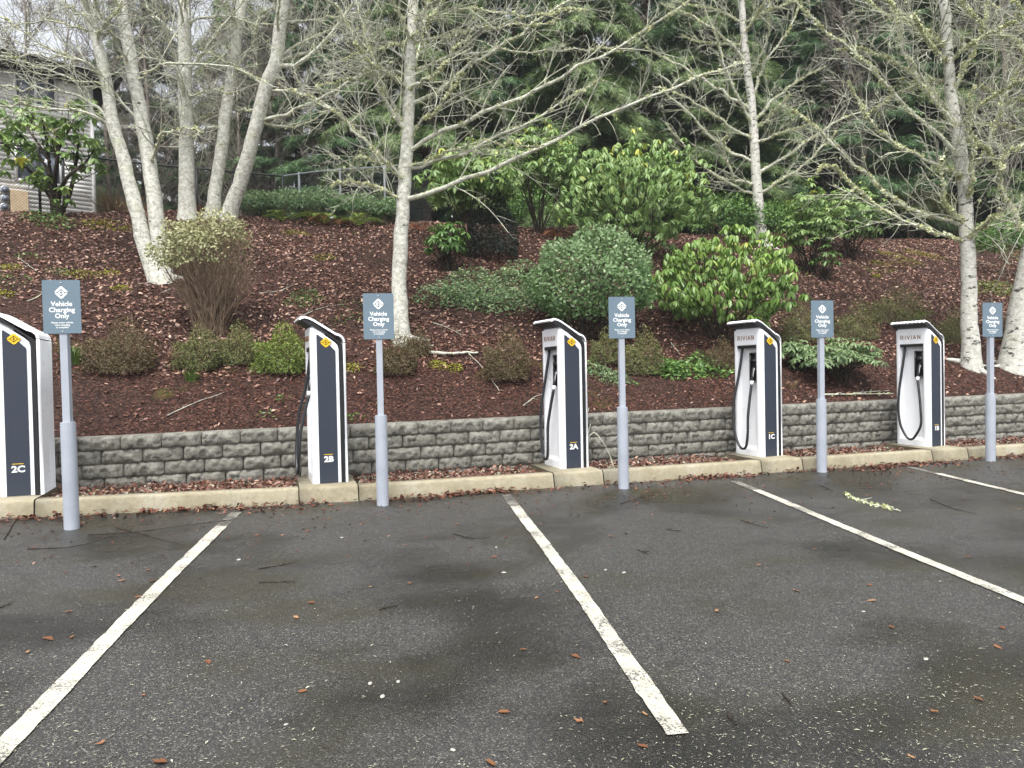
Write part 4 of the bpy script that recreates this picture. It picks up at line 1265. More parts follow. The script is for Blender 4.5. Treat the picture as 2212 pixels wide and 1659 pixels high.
def build_wood():
    lib = []
    for k, (h, rb, nb, nd, dr, m) in enumerate([(15, 3.4, 112, 30000, .20, 'fir'), (13, 3.8, 104, 32000, .42, 'hemlock'), (17, 3.2, 120, 30000, .30, 'fir'), (11, 3.3, 96, 28000, .48, 'hemlock')]):
        t, w, c = conifer_mesh(h, rb, nb, nd, dr, 100 + k, .05 if m == 'fir' else .09)
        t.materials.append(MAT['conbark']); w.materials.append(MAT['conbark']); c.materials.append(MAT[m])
        lib.append((t, w, c))
    # (picture x of the trunk, depth, kind, scale)
    spots = [(930, 22.5, 1, .95, 'olive drooping conifer behind the middle trunk'), (1120, 25, 0, 1.0, 'dark conifer behind the long lichened limbs'),
             (1265, 23, 3, 1.05, 'low olive conifer behind the tall rhododendron'), (1400, 26, 0, 1.05, 'dark conifer between the middle trunk and the slim white trunk'),
             (1530, 24.5, 1, 1.0, 'olive conifer left of the slim white trunk'), (1680, 26.5, 2, 1.0, 'tall dark conifer right of the slim white trunk'),
             (1810, 25, 0, .95, 'dark conifer above the mid green shrub pair'), (1930, 27.5, 2, 1.05, 'tall dark conifer above the olive bush'),
             (2060, 26, 1, .95, 'olive conifer behind the white scarred trunk'), (2210, 27, 0, 1.05, 'dark conifer at the right edge of the picture'),
             (2380, 26, 2, 1.0, 'dark conifer beyond the right edge'), (760, 25, 2, .95, 'dark conifer beyond the fence, left of the middle trunk'),
             (650, 28, 0, 1.0, 'dark conifer beyond the fence corner'), (320, 29, 2, .9, 'dark conifer seen between the left trunks'),
             (1010, 30, 2, 1.15, 'tall conifer in the second row behind the middle trunk'), (1200, 32, 2, 1.2, 'tall conifer in the second row, behind the sky gap'),
             (1480, 33, 0, 1.25, 'tall conifer in the second row left of the slim white trunk'), (1620, 34, 2, 1.2, 'tall conifer in the second row behind the slim white trunk'),
             (1770, 33, 1, 1.3, 'olive conifer in the second row above the shrubs'), (1990, 35, 0, 1.25, 'dark conifer in the second row near the white scarred trunk'),
             (2150, 34, 2, 1.2, 'tall conifer in the second row at the right'), (520, 31, 1, 1.0, 'olive conifer in the bare thicket behind the left clump')]
    for u, D, k, sc, lab in spots:
        P = pt(u, 500, D); P[2] = bank_z(P[0], P[1])
        root = empty('conifer_tree', P, lab, 'conifer', 'conifers of the dark wood behind the bank')
        root.scale = (sc, sc, sc * random.uniform(.95, 1.08)); root.rotation_euler = (0, 0, random.uniform(0, 6.28))
        for nm, me in zip(('trunk', 'boughs', 'crown'), lib[k]):
            o = bpy.data.objects.new(nm, me); link(o, root)
            if nm == 'crown': o['kind'] = 'stuff'
    # bare thicket trees behind the left clump: two shapes copied
    def thin_tree(seed, h):
        r = np.random.default_rng(seed)
        K = 12
        zz = np.linspace(-.2, h, K)
        P = np.stack([.25 * np.sin(zz * .35 + seed) * zz / h * 2, .2 * np.cos(zz * .3) * zz / h, zz], 1)
        t = MB(); t.tubes(P[None], np.linspace(.10, .03, K)[None], 8)
        A, _ = children_of(P[None], 30, .10, .98, 1.6, 3.6, 8, (35, 70), .35, .4)
        c = MB(); c.tubes(A, np.linspace(.026, .010, 8)[None] * np.ones((len(A), 1)), 4)
        B, _ = children_of(A, 10, .15, 1, .6, 1.6, 5, (25, 65), .2, .5)
        c.tubes(B, np.linspace(.0095, .006, 5)[None] * np.ones((len(B), 1)), 3)
        C, _ = children_of(B, 7, .15, 1, .25, .8, 4, (25, 65), .15, .6)
        c.tubes(C, np.linspace(.0062, .004, 4)[None] * np.ones((len(C), 1)), 3)
        return t.mesh('trunk', True), c.mesh('crown')
    tl = [thin_tree(5, 10), thin_tree(9, 11.5), thin_tree(14, 9)]
    for t, c in tl:
        t.materials.append(MAT['bgtwig']); c.materials.append(MAT['bgtwig'])
    bt = [(40, 27, 0, 'bare grey brown tree above the house roof at the far left'), (150, 30, 1, 'bare tree behind the cream house'), (235, 26, 2, 'bare thicket tree left of the leaning twin trunks'),
          (330, 25.5, 0, 'bare thicket tree between the twin trunks and the straight trunk'), (430, 27, 1, 'bare thicket tree right of the straight grey trunk'), (520, 25.5, 2, 'bare thicket tree between the two right leaning stems'),
          (600, 27, 0, 'bare thicket tree behind the outermost stem of the clump'), (690, 24.5, 1, 'bare tree beyond the fence corner'), (790, 25, 2, 'bare tree beyond the fence, left of the middle trunk'),
          (-60, 29, 1, 'bare tree beyond the left edge of the picture'), (1010, 24, 0, 'bare tree among the conifers right of the middle trunk'), (1330, 24.5, 2, 'bare tree before the conifers above the tall rhododendron'),
          (1860, 24, 2, 'bare tree before the conifers above the olive bush'), (2170, 24, 1, 'bare tree before the conifers at the right edge'),
          (380, 31, 2, 'bare tree far back between the left trunks'), (480, 32, 0, 'bare tree far back right of the straight trunk'), (270, 32, 1, 'bare tree far back left of the twin trunks'), (580, 33, 1, 'bare tree far back behind the outermost stem')]
    for u, D, k, lab in bt:
        P = pt(u, 500, D); P[2] = bank_z(P[0], P[1])
        root = empty('bare_tree', P, lab, 'tree', 'bare trees of the thicket behind the bank')
        root.rotation_euler = (0, 0, random.uniform(0, 6.28)); s = random.uniform(.85, 1.1); root.scale = (s, s, s)
        for nm, me in zip(('trunk', 'crown'), tl[k]):
            o = bpy.data.objects.new(nm, me); link(o, root)
            if nm == 'crown': o['kind'] = 'stuff'
    # the far wood as one mass behind
    mb = MB()
    N = 30000
    u = rng.uniform(-500, 2900, N); D = rng.uniform(38, 52, N)
    P = np.array([pt(a, 500, b) for a, b in zip(u, D)])
    hmax = 8.5 + 2.5 * np.sin(P[:, 0] * .35) + 2.5 * np.sin(P[:, 0] * .9 + 1) + np.clip((u - 700) / 900, -1.2, 1) * 4.5
    P[:, 2] = bank_z(P[:, 0], P[:, 1]) + rng.random(N) * np.maximum(hmax, 2)
    F = frames(rand_dirs(N) * [1, 1, .5] - [0, 0, .3], np.array([0, 0, 1.0]) + rng.normal(0, .5, (N, 3))) * rng.uniform(.6, 1.3, N)[:, None, None]
    mb.inst(SM_V, None, SM_T, F, P, rng.random(N))
    tag(mb.build('far_wood', MAT['fir']), 'dark mass of conifer wood far behind the first trees', 'wood', kind='stuff')
build_wood()

# ================================================================== SHRUBS AND GROUND PLANTS
def px_at(D): return D / FPX
def stems_to(mb, base, targets, r0=.02, r1=.006, sides=4, spread=.12):
    n = len(targets)
    if n == 0: return
    b = np.repeat(base[None], n, 0) + np.c_[rng.normal(0, spread, (n, 2)), np.zeros(n)]
    mid1 = b + (targets - b) * .35 + np.c_[rng.normal(0, .06, (n, 2)), np.full(n, .04)]
    mid2 = b + (targets - b) * .72 + rng.normal(0, .06, (n, 3))
    P = np.stack([b - [0, 0, .06], mid1, mid2, targets], 1)
    mb.tubes(P, np.linspace(r0, r1, 4)[None] * np.ones((n, 1)), sides)
def ellipsoid_pts(n, c, a, b, h, rmin=.72, zmin=-.35, lump=.12):
    d = rand_dirs(n * 3)
    d = d[d[:, 2] > zmin][:n]
    f = rmin + (1 - rmin) * rng.random(len(d)) ** .6
    f *= 1 + lump * np.sin(4.1 * d[:, 0] + 1.3) * np.cos(3.7 * d[:, 1]) + lump * .8 * np.sin(7 * d[:, 2] + 5 * d[:, 0])
    off = d[:, 0:1] * f[:, None] * a * CAM_RIGHT + d[:, 1:2] * f[:, None] * b * CAM_FWD + d[:, 2:3] * f[:, None] * h * np.array([0, 0, 1.0])
    nd = d[:, 0:1] / a * CAM_RIGHT + d[:, 1:2] / b * CAM_FWD + d[:, 2:3] / h * np.array([0, 0, 1.0])
    nd /= np.linalg.norm(nd, axis=1, keepdims=True)
    return c + off, nd, f
def rhodo(label, uv, w, h, mat, nwh, leaf=.125, droop=(30, 60), leaves=9, name='rhododendron', group=None, singles=0, lean=0.0, zmin=-.3, stem='darkstem', top_only=False, Dd=0.0, upl=(.55, .9), aspect=.85, rmin=.62, base_h=.22):
    P0, D = hit(*uv)
    if Dd:
        P0 = pt(*uv, D + Dd); P0[2] = bank_z(P0[0], P0[1]); D += Dd
    p = px_at(D); W, H = w * p / 2, h * p
    root = empty(name, P0, label, 'shrub', group)
    ch = H * (1 - base_h) / 2
    c = P0 + np.array([0, 0, H * base_h + ch]) + CAM_RIGHT * lean * W
    C, N, f = ellipsoid_pts(nwh, c, W, W * .85, ch, rmin, zmin if not top_only else 0.0)
    n = len(C)
    ax = N * upl[0] + np.array([0, 0, upl[1]]); ax += rng.normal(0, .18, (n, 3)); ax /= np.linalg.norm(ax, axis=1, keepdims=True)
    t1 = np.cross(ax, rand_dirs(n)); t1 /= np.linalg.norm(t1, axis=1, keepdims=True); t2 = np.cross(ax, t1)
    k = leaves
    th = (np.arange(k)[None] * 2.4 + rng.random((n, 1)) * 6.28 + rng.normal(0, .2, (n, k)))[..., None]
    dr = np.radians(rng.uniform(droop[0], droop[1], (n, 1, 1)) + rng.normal(0, 9, (n, k, 1)))
    rad = t1[:, None] * np.cos(th) + t2[:, None] * np.sin(th)
    d = rad * np.cos(dr) - ax[:, None] * np.sin(dr)
    loc = (C[:, None] + rad * .012).reshape(-1, 3); d = d.reshape(-1, 3)
    up = np.repeat(ax, k, 0) + rad.reshape(-1, 3) * .3
    L = leaf * rng.uniform(.7, 1.15, n * k)
    F = frames(d, up) * np.stack([L, L * aspect, L], 1)[:, None, :]
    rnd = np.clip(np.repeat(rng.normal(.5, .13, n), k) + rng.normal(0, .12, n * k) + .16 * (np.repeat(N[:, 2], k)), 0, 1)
    rel = loc - P0
    keep = np.ones(n * k, bool)
    if singles:
        front = -(d * 0).sum(1) + (np.repeat(f, k)) * 1.0 - (loc - c) @ CAM_FWD * .9 / max(W, .1) + np.repeat(N[:, 2], k) * .3 + L * 4
        idx = np.argsort(-front)[:singles]
        keep[idx] = False
        protos = []
        for q in (.25, .45, .6, .78, .93):
            m = MB(); m.add(LEAF_V, LEAF_Q, LEAF_T, q); me = m.mesh('leaf'); me.materials.append(MAT[mat]); protos.append((q, me))
        for j in idx:
            me = min(protos, key=lambda z: abs(z[0] - rnd[j]))[1]
            o = bpy.data.objects.new('leaf', me); link(o, root)
            M = np.eye(4); M[:3, :3] = F[j]; M[:3, 3] = rel[j]
            o.matrix_local = Matrix(M.tolist())
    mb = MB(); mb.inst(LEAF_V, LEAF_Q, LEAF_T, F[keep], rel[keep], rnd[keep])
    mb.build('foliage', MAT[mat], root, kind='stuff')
    st = MB()
    stems_to(st, np.zeros(3), (C - P0)[:: max(1, n // 20)], .017, .006, 5, .06)
    st.build('stems', MAT[stem], root)
    return root
def leafy(label, uv, w, h, mat, n, leaf=.06, name='shrub', cat='shrub', group=None, rmin=.72, zmin=-.3, base_h=.12, depth=.85, stem='brownstem', nst=8, lump=.1, Dd=0.0, aspect=.85, flat=0.0, twigs=0, dome=False):
    P0, D = hit(*uv)
    if Dd:
        P0 = pt(*uv, D + Dd); P0[2] = bank_z(P0[0], P0[1]); D += Dd
    p = px_at(D); W, H = w * p / 2, h * p
    root = empty(name, P0, label, cat, group)
    ch = H * (1 - base_h) / 2
    c = P0 + np.array([0, 0, H * base_h + ch])
    if dome:
        c = P0 + np.array([0, 0, -.04]); ch = H; zmin = .02
    C, N, f = ellipsoid_pts(n, c, W, W * depth, ch * 1.0, rmin, zmin, lump)
    m = len(C)
    d = rand_dirs(m) + N * .35 + np.array([0, 0, .25]); d /= np.linalg.norm(d, axis=1, keepdims=True)
    up = N + rng.normal(0, .45, (m, 3)) + np.array([0, 0, .4 + flat])
    L = leaf * rng.uniform(.6, 1.2, m)
    F = frames(d, up) * np.stack([L, L * aspect, L], 1)[:, None, :]
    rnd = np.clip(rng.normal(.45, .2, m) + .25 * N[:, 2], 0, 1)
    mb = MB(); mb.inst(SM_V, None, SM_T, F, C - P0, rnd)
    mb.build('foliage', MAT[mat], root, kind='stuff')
    st = MB()
    if nst: stems_to(st, np.zeros(3), (C - P0)[:: max(1, m // nst)] * .97, .012, .003, 4, .05 + W * .12)
    if twigs: stems_to(st, np.zeros(3), (C - P0)[rng.integers(0, m, twigs)] * 1.02, .004, .002, 3, W * .25)
    if nst or twigs: st.build('stems', MAT[stem], root)
    return root
def patch(label, uvs, mat, n, leaf, name='ground_cover', cat='ground cover', h=.16, spread=.5, group=None, flat=.8, aspect=.85, kind='stuff', lift=.0):
    """low leaves spread over the bank around several picture points"""
    mb = MB()
    org, _ = hit(*uvs[0])
    per = n // len(uvs)
    for uv in uvs:
        P0, D = hit(*uv)
        r = np.sqrt(rng.random(per)) * spread; a = rng.random(per) * 6.28
        x = P0[0] + r * np.cos(a); y = P0[1] + r * np.sin(a) * .8
        z = bank_z(x, y) + lift + rng.random(per) * h * (1 - (r / spread) ** 2 * .75)
        d = rand_dirs(per) * [1, 1, .4] + [0, 0, .2]
        up = np.array([0, 0, flat]) + rng.normal(0, .4, (per, 3)) - CAM_FWD * .25
        L = leaf * rng.uniform(.6, 1.2, per)
        mb.inst(SM_V, None, SM_T, frames(d, up) * np.stack([L, L * aspect, L], 1)[:, None, :], np.c_[x, y, z], rng.random(per))
    o = mb.build(name, MAT[mat], None, origin=org)
    return tag(o, label, cat, group, kind)
def tuft(label, uv, h, n, mat, name='grass_tuft', cat='grass', spread=.14, lean=.5, w=.007, group=None):
    P0, D = hit(*uv)
    mb = MB()
    a = rng.random(n) * 6.28; r = rng.random(n) * spread * .4
    b = np.stack([r * np.cos(a), r * np.sin(a), np.full(n, -.03)], 1)
    hh = h * rng.uniform(.5, 1.1, n)
    out = np.stack([np.cos(a), np.sin(a), np.zeros(n)], 1)
    K = 4
    s = np.linspace(0, 1, K)
    P = b[:, None] + out[:, None] * (lean * hh[:, None] * s ** 2)[..., None] + np.array([0, 0, 1.0]) * (hh[:, None] * (s - .35 * s ** 3))[..., None]
    side = np.stack([-np.sin(a), np.cos(a), np.zeros(n)], 1)
    ww = (w * (1 - s * .9))[None, :, None]
    V = np.stack([P - side[:, None] * ww, P + side[:, None] * ww], 2).reshape(n, -1, 3)
    q = np.array([(2 * k, 2 * k + 1, 2 * k + 3, 2 * k + 2) for k in range(K - 1)])
    off = (np.arange(n) * 2 * K)[:, None, None]
    mb.add(V.reshape(-1, 3), (q[None] + off).reshape(-1, 4), None, np.repeat(rng.random(n), 2 * K))
    o = mb.build(name, MAT[mat], None, origin=P0)
    o.data.transform(Matrix.Translation(Vector(P0.tolist())))
    return tag(o, label, cat, group)
def fern(label, uv, L, n, mat='fern', name='fern', group=None, droop=.5):
    P0, D = hit(*uv)
    root = empty(name, P0, label, 'fern', group)
    for k in range(n):
        a = k * 6.28 / n + rng.normal(0, .25); ln = L * rng.uniform(.7, 1.1)
        s = np.linspace(0, 1, 16)
        out = np.array([math.cos(a), math.sin(a), 0])
        P = out * (ln * .8 * s)[:, None] + np.array([0, 0, 1.0]) * (ln * (.75 * s - droop * 1.3 * s ** 2) + .02)[:, None]
        mb = MB(); mb.tubes(P[None], np.linspace(.004, .0015, 16)[None], 3)
        T = np.gradient(P, axis=0); T /= np.linalg.norm(T, axis=1, keepdims=True)
        side = np.cross(T, [0, 0, 1.0]); side /= np.linalg.norm(side, axis=1, keepdims=True)
        for sg in (1, -1):
            d = side * sg + T * .35
            F = frames(d, np.cross(T, side) * -1) * np.stack([ln * .20 * np.sin(np.pi * (s * .9 + .1)) + .01, ln * .075 * np.ones(16), ln * .1 * np.ones(16)], 1)[:, None, :]
            mb.inst(SM_V, None, SM_T, F[1:], P[1:], rng.random(15))
        mb.build('frond', MAT[mat], root)
    return root

def build_plants():
    # --- the large shrubs
    leafy('rounded grey green shrub, clipped, behind the sign right of station 2A', (1278, 728), 286, 226, 'greyshrub', 9500, .080, rmin=.72, zmin=-.8, base_h=.03, lump=.10, nst=40, twigs=40, stem='darkstem', aspect=1.05)
    rhodo('bright drooping rhododendron with shiny leaves, just above station 1C', (1556, 738), 330, 236, 'rhodobright', 640, .145, (38, 74), 10, singles=300, upl=(.3, 1.0), aspect=.85, rmin=.5, base_h=.04, zmin=-.8, lean=.05)
    rhodo('tall drooping rhododendron behind the rounded shrub', (1370, 600), 360, 262, 'rhodo', 640, .185, (25, 62), 9, singles=300, rmin=.45, base_h=.0, zmin=-.9, Dd=1.5, aspect=.8)
    rhodo('open rhododendron hanging over the dark hollow, right of the middle trunk', (1018, 585), 225, 245, 'rhodo', 250, .20, (10, 45), 8, rmin=.5, base_h=.36, zmin=-.5, Dd=.7)
    rhodo('rhododendron arching behind the tall one, between it and the middle trunk', (1165, 560), 200, 240, 'rhodo', 260, .19, (10, 45), 8, rmin=.5, base_h=.2, zmin=-.5, Dd=2.2)
    rhodo('small low rhododendron at the left rim of the dark hollow', (965, 585), 100, 110, 'ivy', 70, .15, (5, 35), 8, rmin=.5, base_h=.1, zmin=-.5)
    leafy('clipped evergreen, darkened for shade, in the hollow under the arching rhododendron', (1062, 562), 130, 135, 'shadedfir', 6500, .06, Dd=.2, rmin=.7, base_h=.0, nst=0, dome=True)
    rhodo('mid green rhododendron, left one of the pair left of the white scarred trunk', (1752, 590), 130, 190, 'rhodo', 210, .15, (5, 40), 8, rmin=.4, base_h=.10, zmin=-.7, aspect=.9)
    rhodo('mid green rhododendron, right one of the pair left of the white scarred trunk', (1838, 560), 150, 165, 'rhodo', 210, .15, (5, 40), 8, rmin=.4, base_h=.10, zmin=-.7, aspect=.9)
    rhodo('short leafy rhododendron sprig below the pair', (1785, 605), 56, 75, 'ivy', 16, .15, (5, 30), 8, rmin=.4, base_h=.1)
    leafy('olive feathery bush behind the white scarred trunk', (1965, 520), 190, 120, 'heathgreen', 4200, .11, Dd=1.5, rmin=.6, base_h=.05, aspect=.4)
    leafy('dark green bush at the right edge behind the lichened limbs', (2165, 515), 130, 130, 'ivy', 2600, .10, Dd=1.5, rmin=.6)
    leafy('green shrub below the slim white trunk crown, left of it', (1560, 500), 160, 95, 'ivy', 2600, .10, Dd=2.5, rmin=.5, base_h=.02, zmin=-.6)
    leafy('green shrub right behind the slim white trunk', (1665, 500), 120, 90, 'ivy', 2200, .10, Dd=2.5, rmin=.5, base_h=.02, zmin=-.6)
    leafy('green shrub in the gap right of the dark hollow', (1155, 500), 120, 110, 'ivy', 2200, .09, Dd=2.5, rmin=.5, base_h=.02, zmin=-.6)
    # --- dry topped shrub on the left: bare brown stems under a pale cap
    P0, D = hit(458, 726)
    p = px_at(D)
    root = empty('shrub', P0, 'dry shrub with bare brown stems and a pale leafy cap, left of station 2B', 'shrub')
    c = P0 + np.array([0, 0, 172 * p])
    C, N, f = ellipsoid_pts(6000, c, 116 * p, 92 * p, 80 * p, .6, -.45, .14)
    keep = (C - c) @ CAM_RIGHT < 60 * p * (1.2 - rng.random(len(C)) * 1.6 * ((C - c)[:, 2] < 20 * p))
    C, N = C[keep], N[keep]
    d = rand_dirs(len(C)) + N * .5; up = N + rng.normal(0, .5, C.shape) + [0, 0, .5]
    L = .062 * rng.uniform(.5, 1.15, len(C))
    mb = MB(); mb.inst(SM_V, None, SM_T, frames(d, up) * L[:, None, None], C - P0, np.clip(rng.normal(.5, .25, len(C)) + .2 * N[:, 2], 0, 1))
    mb.build('foliage', MAT['paleleaf'], root, kind='stuff')
    C2, N2, _ = ellipsoid_pts(330, c - [0, 0, 18 * p], 108 * p, 90 * p, 95 * p, .55, -.75, .1)
    T2 = C2 - P0
    st = MB()
    stems_to(st, np.zeros(3), T2[:26] * .9, .022, .008, 6, .10)
    stems_to(st, np.zeros(3), T2, .005, .002, 3, .09)
    mid = (T2 * rng.uniform(.5, .95, (len(T2), 1)))
    Q = np.stack([mid, mid + rand_dirs(len(T2)) * .08 + [0, 0, .05], mid + rand_dirs(len(T2)) * .14 + [0, 0, .12]], 1)
    st.tubes(Q, np.full((len(Q), 3), .0025), 3)
    st.build('stems', MAT['brownstem'], root)
    # --- low heaths and box along the foot of the bank
    low = [('brown green heath mound left, beside the nearest sign post', (262, 800), 165, 98, 'heathbrown', 3600), ('brown heath mound below the dry topped shrub', (425, 800), 110, 78, 'heathgreen', 2200),
           ('straw coloured heath mound right of the one below the dry topped shrub', (510, 785), 110, 75, 'heathgreen', 2200),
           ('yellow green box mound left of station 2B', (606, 806), 125, 88, 'boxgreen', 3000), ('dark brown heath below the middle trunk, beside the second sign', (856, 806), 105, 72, 'heathbrown', 2400),
           ('small brown heath right of the middle trunk foot', (902, 765), 66, 50, 'heathbrown', 1100), ('rusty brown heath left of station 2A', (1092, 822), 124, 92, 'heathbrown', 3000),
           ('olive heath just right of station 2A', (1305, 785), 78, 62, 'heathgreen', 1500), ('dark green heath right of the third sign', (1385, 805), 105, 82, 'heathgreen', 2200),
           ('olive heath mound left of the fourth sign', (1725, 735), 100, 72, 'heathgreen', 2000), ('olive heath mound right of the fourth sign', (1845, 735), 110, 70, 'heathgreen', 2000),
           ('olive heath mound above station 1B', (1930, 700), 150, 68, 'heathgreen', 2600), ('olive heath mound right of station 1B', (2055, 742), 80, 66, 'heathgreen', 1600),
           ('heath clump between the white scarred trunk and the last sign', (2150, 735), 60, 60, 'heathbrown', 1100), ('dark heath left of station 1C', (1555, 800), 80, 56, 'heathbrown', 1500)]
    for lab, uv, w, h, m, n in low:
        leafy(lab, uv, w, h, m, int(n * 2.0), .042 if m != 'boxgreen' else .048, 'heath', 'heath', rmin=.5, lump=.2, nst=0, twigs=150, aspect=.6, stem='brownstem', dome=True)
    rhodo('low narrow leaved azalea between station 1C and station 1B', (1808, 826), 190, 92, 'narrow', 230, .115, (0, 35), 9, name='azalea', rmin=.45, base_h=.05, zmin=-.2, aspect=.72)
    rhodo('narrow leaved azalea corner just right of station 1C', (1718, 800), 66, 66, 'narrow', 70, .11, (0, 35), 9, name='azalea', rmin=.45, base_h=.05, zmin=-.2, aspect=.72)
    # --- ground covers
    patch('grey green ground cover spreading left of the rounded shrub', [(1010, 660), (1060, 640), (1100, 620), (1060, 670), (985, 640), (1130, 600), (1120, 660), (950, 655), (1020, 615), (1170, 650)], 'salal', 5200, .075, h=.38, spread=.52)
    patch('leafy green ground cover at the foot of the bank, left of station 1C', [(1480, 808), (1515, 795), (1450, 812), (1540, 812), (1420, 800)], 'ivy', 1200, .085, h=.2, spread=.32)
    patch('blue green ground cover right of the third sign', [(1300, 815), (1280, 805), (1330, 830)], 'salal', 700, .05, h=.16, spread=.25)
    patch('small green sprig patch in the middle of the bank, left half', [(655, 640), (672, 652), (645, 655)], 'ivy', 420, .045, h=.08, spread=.25)
    patch('sparse green sprigs near the middle trunk foot', [(760, 665), (770, 690), (738, 700)], 'ivy', 130, .045, h=.1, spread=.25)
    patch('tiny green weeds on the red mulch above the wall', [(608, 865), (575, 905), (770, 905), (1215, 848), (1372, 838)], 'ivy', 90, .05, h=.06, spread=.10)
    patch('green weeds left of the cut off station 2C row, on the mulch', [(140, 590), (60, 560), (25, 610)], 'ivy', 220, .05, h=.08, spread=.3)
    patch('green plant at the foot of the small tree by the house', [(105, 482), (125, 492), (85, 478)], 'ivy', 420, .07, h=.3, spread=.35)
    patch('green leafy growth right of the white scarred trunk', [(2150, 520), (2180, 515), (2120, 500), (2195, 560)], 'boxgreen', 700, .07, h=.3, spread=.5)
    patch('mossy weeds under the slim white trunk', [(1690, 560), (1720, 590), (1600, 515), (1680, 520)], 'boxgreen', 420, .05, h=.1, spread=.5)
    # blue green hedge bank along the fence
    for k, (u, v, w, h) in enumerate([(545, 470, 110, 60), (610, 465, 120, 68), (690, 462, 120, 72), (770, 460, 110, 62), (838, 465, 70, 54)]):
        leafy(['blue green bush behind the outermost stem of the left clump', 'blue green bush under the fence corner', 'blue green bush behind the ferns, middle one of its row', 'blue green bush right of the ferns', 'blue green bush touching the middle trunk'][k],
              (u, v), w, h, 'salal', 1900, .085, rmin=.5, base_h=.0, zmin=-.3, nst=10, Dd=.6)
    fern('yellow green fern before the blue green bushes', (700, 462), .95, 9, 'fern', droop=.55)
    fern('yellow green fern left of the middle trunk', (775, 462), 1.0, 9, 'fern', droop=.55)
    fern('green fern below the fence corner', (610, 466), .8, 8, 'fern', droop=.5)
    fern('rusty dead fern at the foot of the blue green bushes', (735, 478), .7, 8, 'rust', droop=.65)
    fern('rusty dead fern beside the outermost stem', (433, 448), .7, 7, 'rust', droop=.5)
    fern('rusty dead fern above the blue green bushes', (690, 440), .7, 6, 'rust', droop=.6)
    fern('rusty fern right of the dark hollow', (1200, 515), .7, 7, 'rust', droop=.6)
    fern('bright sword fern above station 1B', (1985, 698), .55, 8, 'fern', droop=.35)
    fern('rusty fern between the middle trunk and the small rhododendron', (907, 500), .6, 6, 'rust', droop=.6)
    tuft('green grass tuft behind the nearest sign post', (158, 785), .42, 160, 'grass', spread=.3)
    tuft('green grass tuft at the foot of the straw coloured heath', (415, 825), .24, 90, 'grass', spread=.25)
    tuft('dry straw grass beside the dry topped shrub', (400, 790), .38, 110, 'drygrass', spread=.35)
    tuft('dry grass clump right of the house corner', (245, 456), .9, 170, 'drygrass', spread=.9, lean=.8, w=.012)
    tuft('dry grass clump behind the twin trunks', (290, 455), .8, 150, 'drygrass', spread=.9, lean=.8, w=.012)
    tuft('small pale grass tuft beside station 1C', (1712, 842), .22, 70, 'drygrass', spread=.2)
    # --- moss cushions
    k = 0
    for uv, s in [((175, 596), .40), ((235, 594), .26), ((262, 628), .2), ((20, 584), .3), ((270, 497), .3), ((215, 487), .5), ((215, 492), .35), ((760, 800), .2), ((982, 800), .16), ((1925, 552), .55), ((1975, 548), .5), ((1960, 566), .6), ((2015, 556), .5), ((1900, 572), .4), ((1895, 600), .2), ((5, 640), .25), ((700, 560), .3), ((640, 505), .4), ((1560, 690), .2), ((945, 797), .2), ((1990, 850), .12)]:
        patch('', [uv], 'moss', int(500 * s + 120), .035, 'moss_cushion', 'moss', h=.05 + .05 * s, spread=s * .8, flat=1.2)
        o = COL.objects[-1]
        o['label'] = 'yellow green moss cushion on the mulch'; o['group'] = 'moss cushions scattered over the bank'; del o['kind']
    # --- small tree by the house
    P0, D = hit(118, 470)
    p = px_at(D)
    root = empty('rhododendron_tree', P0, 'small rhododendron tree with dark forked stems in front of the cream house', 'small tree')
    st = MB()
    forks = [[(118, 474), (112, 420), (108, 370), (100, 300), (90, 250)], [(122, 474), (128, 420), (148, 380), (185, 350), (205, 320)], [(120, 474), (118, 400), (125, 330), (120, 270)], [(124, 474), (150, 420), (165, 350), (170, 290)], [(116, 440), (80, 385), (40, 345), (10, 310)], [(110, 380), (80, 330), (40, 290)], [(128, 420), (100, 410), (75, 385)], [(108, 350), (60, 280), (20, 260)], [(118, 340), (150, 280), (175, 260)]]
    tips = []
    for k, path in enumerate(forks):
        q = smooth_path([pt(u, v, D + (rng.normal(0, .5) if j > 1 else 0) * j / 4) for j, (u, v) in enumerate(path)], 14)
        tips += [q[-1], q[10], q[12]]
        st.tubes(q[None] - P0, np.linspace(.065 if k < 4 else .035, .014, 14)[None], 7)
        A, _ = children_of(q[None], 6, .35, 1, .35, .9, 5, (25, 60), .25, .4)
        st.tubes(A - P0, np.linspace(.012, .006, 5)[None] * np.ones((len(A), 1)), 4)
        tips += list(A[:, -1])
    st.build('stems', MAT['darkstem'], root, smooth=True)
    crown = [t for t in tips if True]
    for _ in range(48):
        u = rng.uniform(0, 225); v = 190 + 160 * rng.random() ** 1.2 + abs(u - 110) * .25
        crown.append(pt(u, v, D + rng.normal(0, .8)))
    for u, v in [(85, 395), (130, 405), (100, 380), (160, 375), (190, 360), (118, 430), (150, 430)]:
        crown.append(pt(u, v, D - .2))
    C = np.array(crown); n = len(C); k = 8
    ax = rand_dirs(n) * .4 + [0, 0, 1]; ax /= np.linalg.norm(ax, axis=1, keepdims=True)
    t1 = np.cross(ax, rand_dirs(n)); t1 /= np.linalg.norm(t1, axis=1, keepdims=True); t2 = np.cross(ax, t1)
    th = (np.arange(k)[None] * 2.4 + rng.random((n, 1)) * 6.28)[..., None]; dr = np.radians(rng.uniform(5, 50, (n, k, 1)))
    rad = t1[:, None] * np.cos(th) + t2[:, None] * np.sin(th)
    d = (rad * np.cos(dr) - ax[:, None] * np.sin(dr)).reshape(-1, 3)
    L = .22 * rng.uniform(.6, 1.15, n * k)
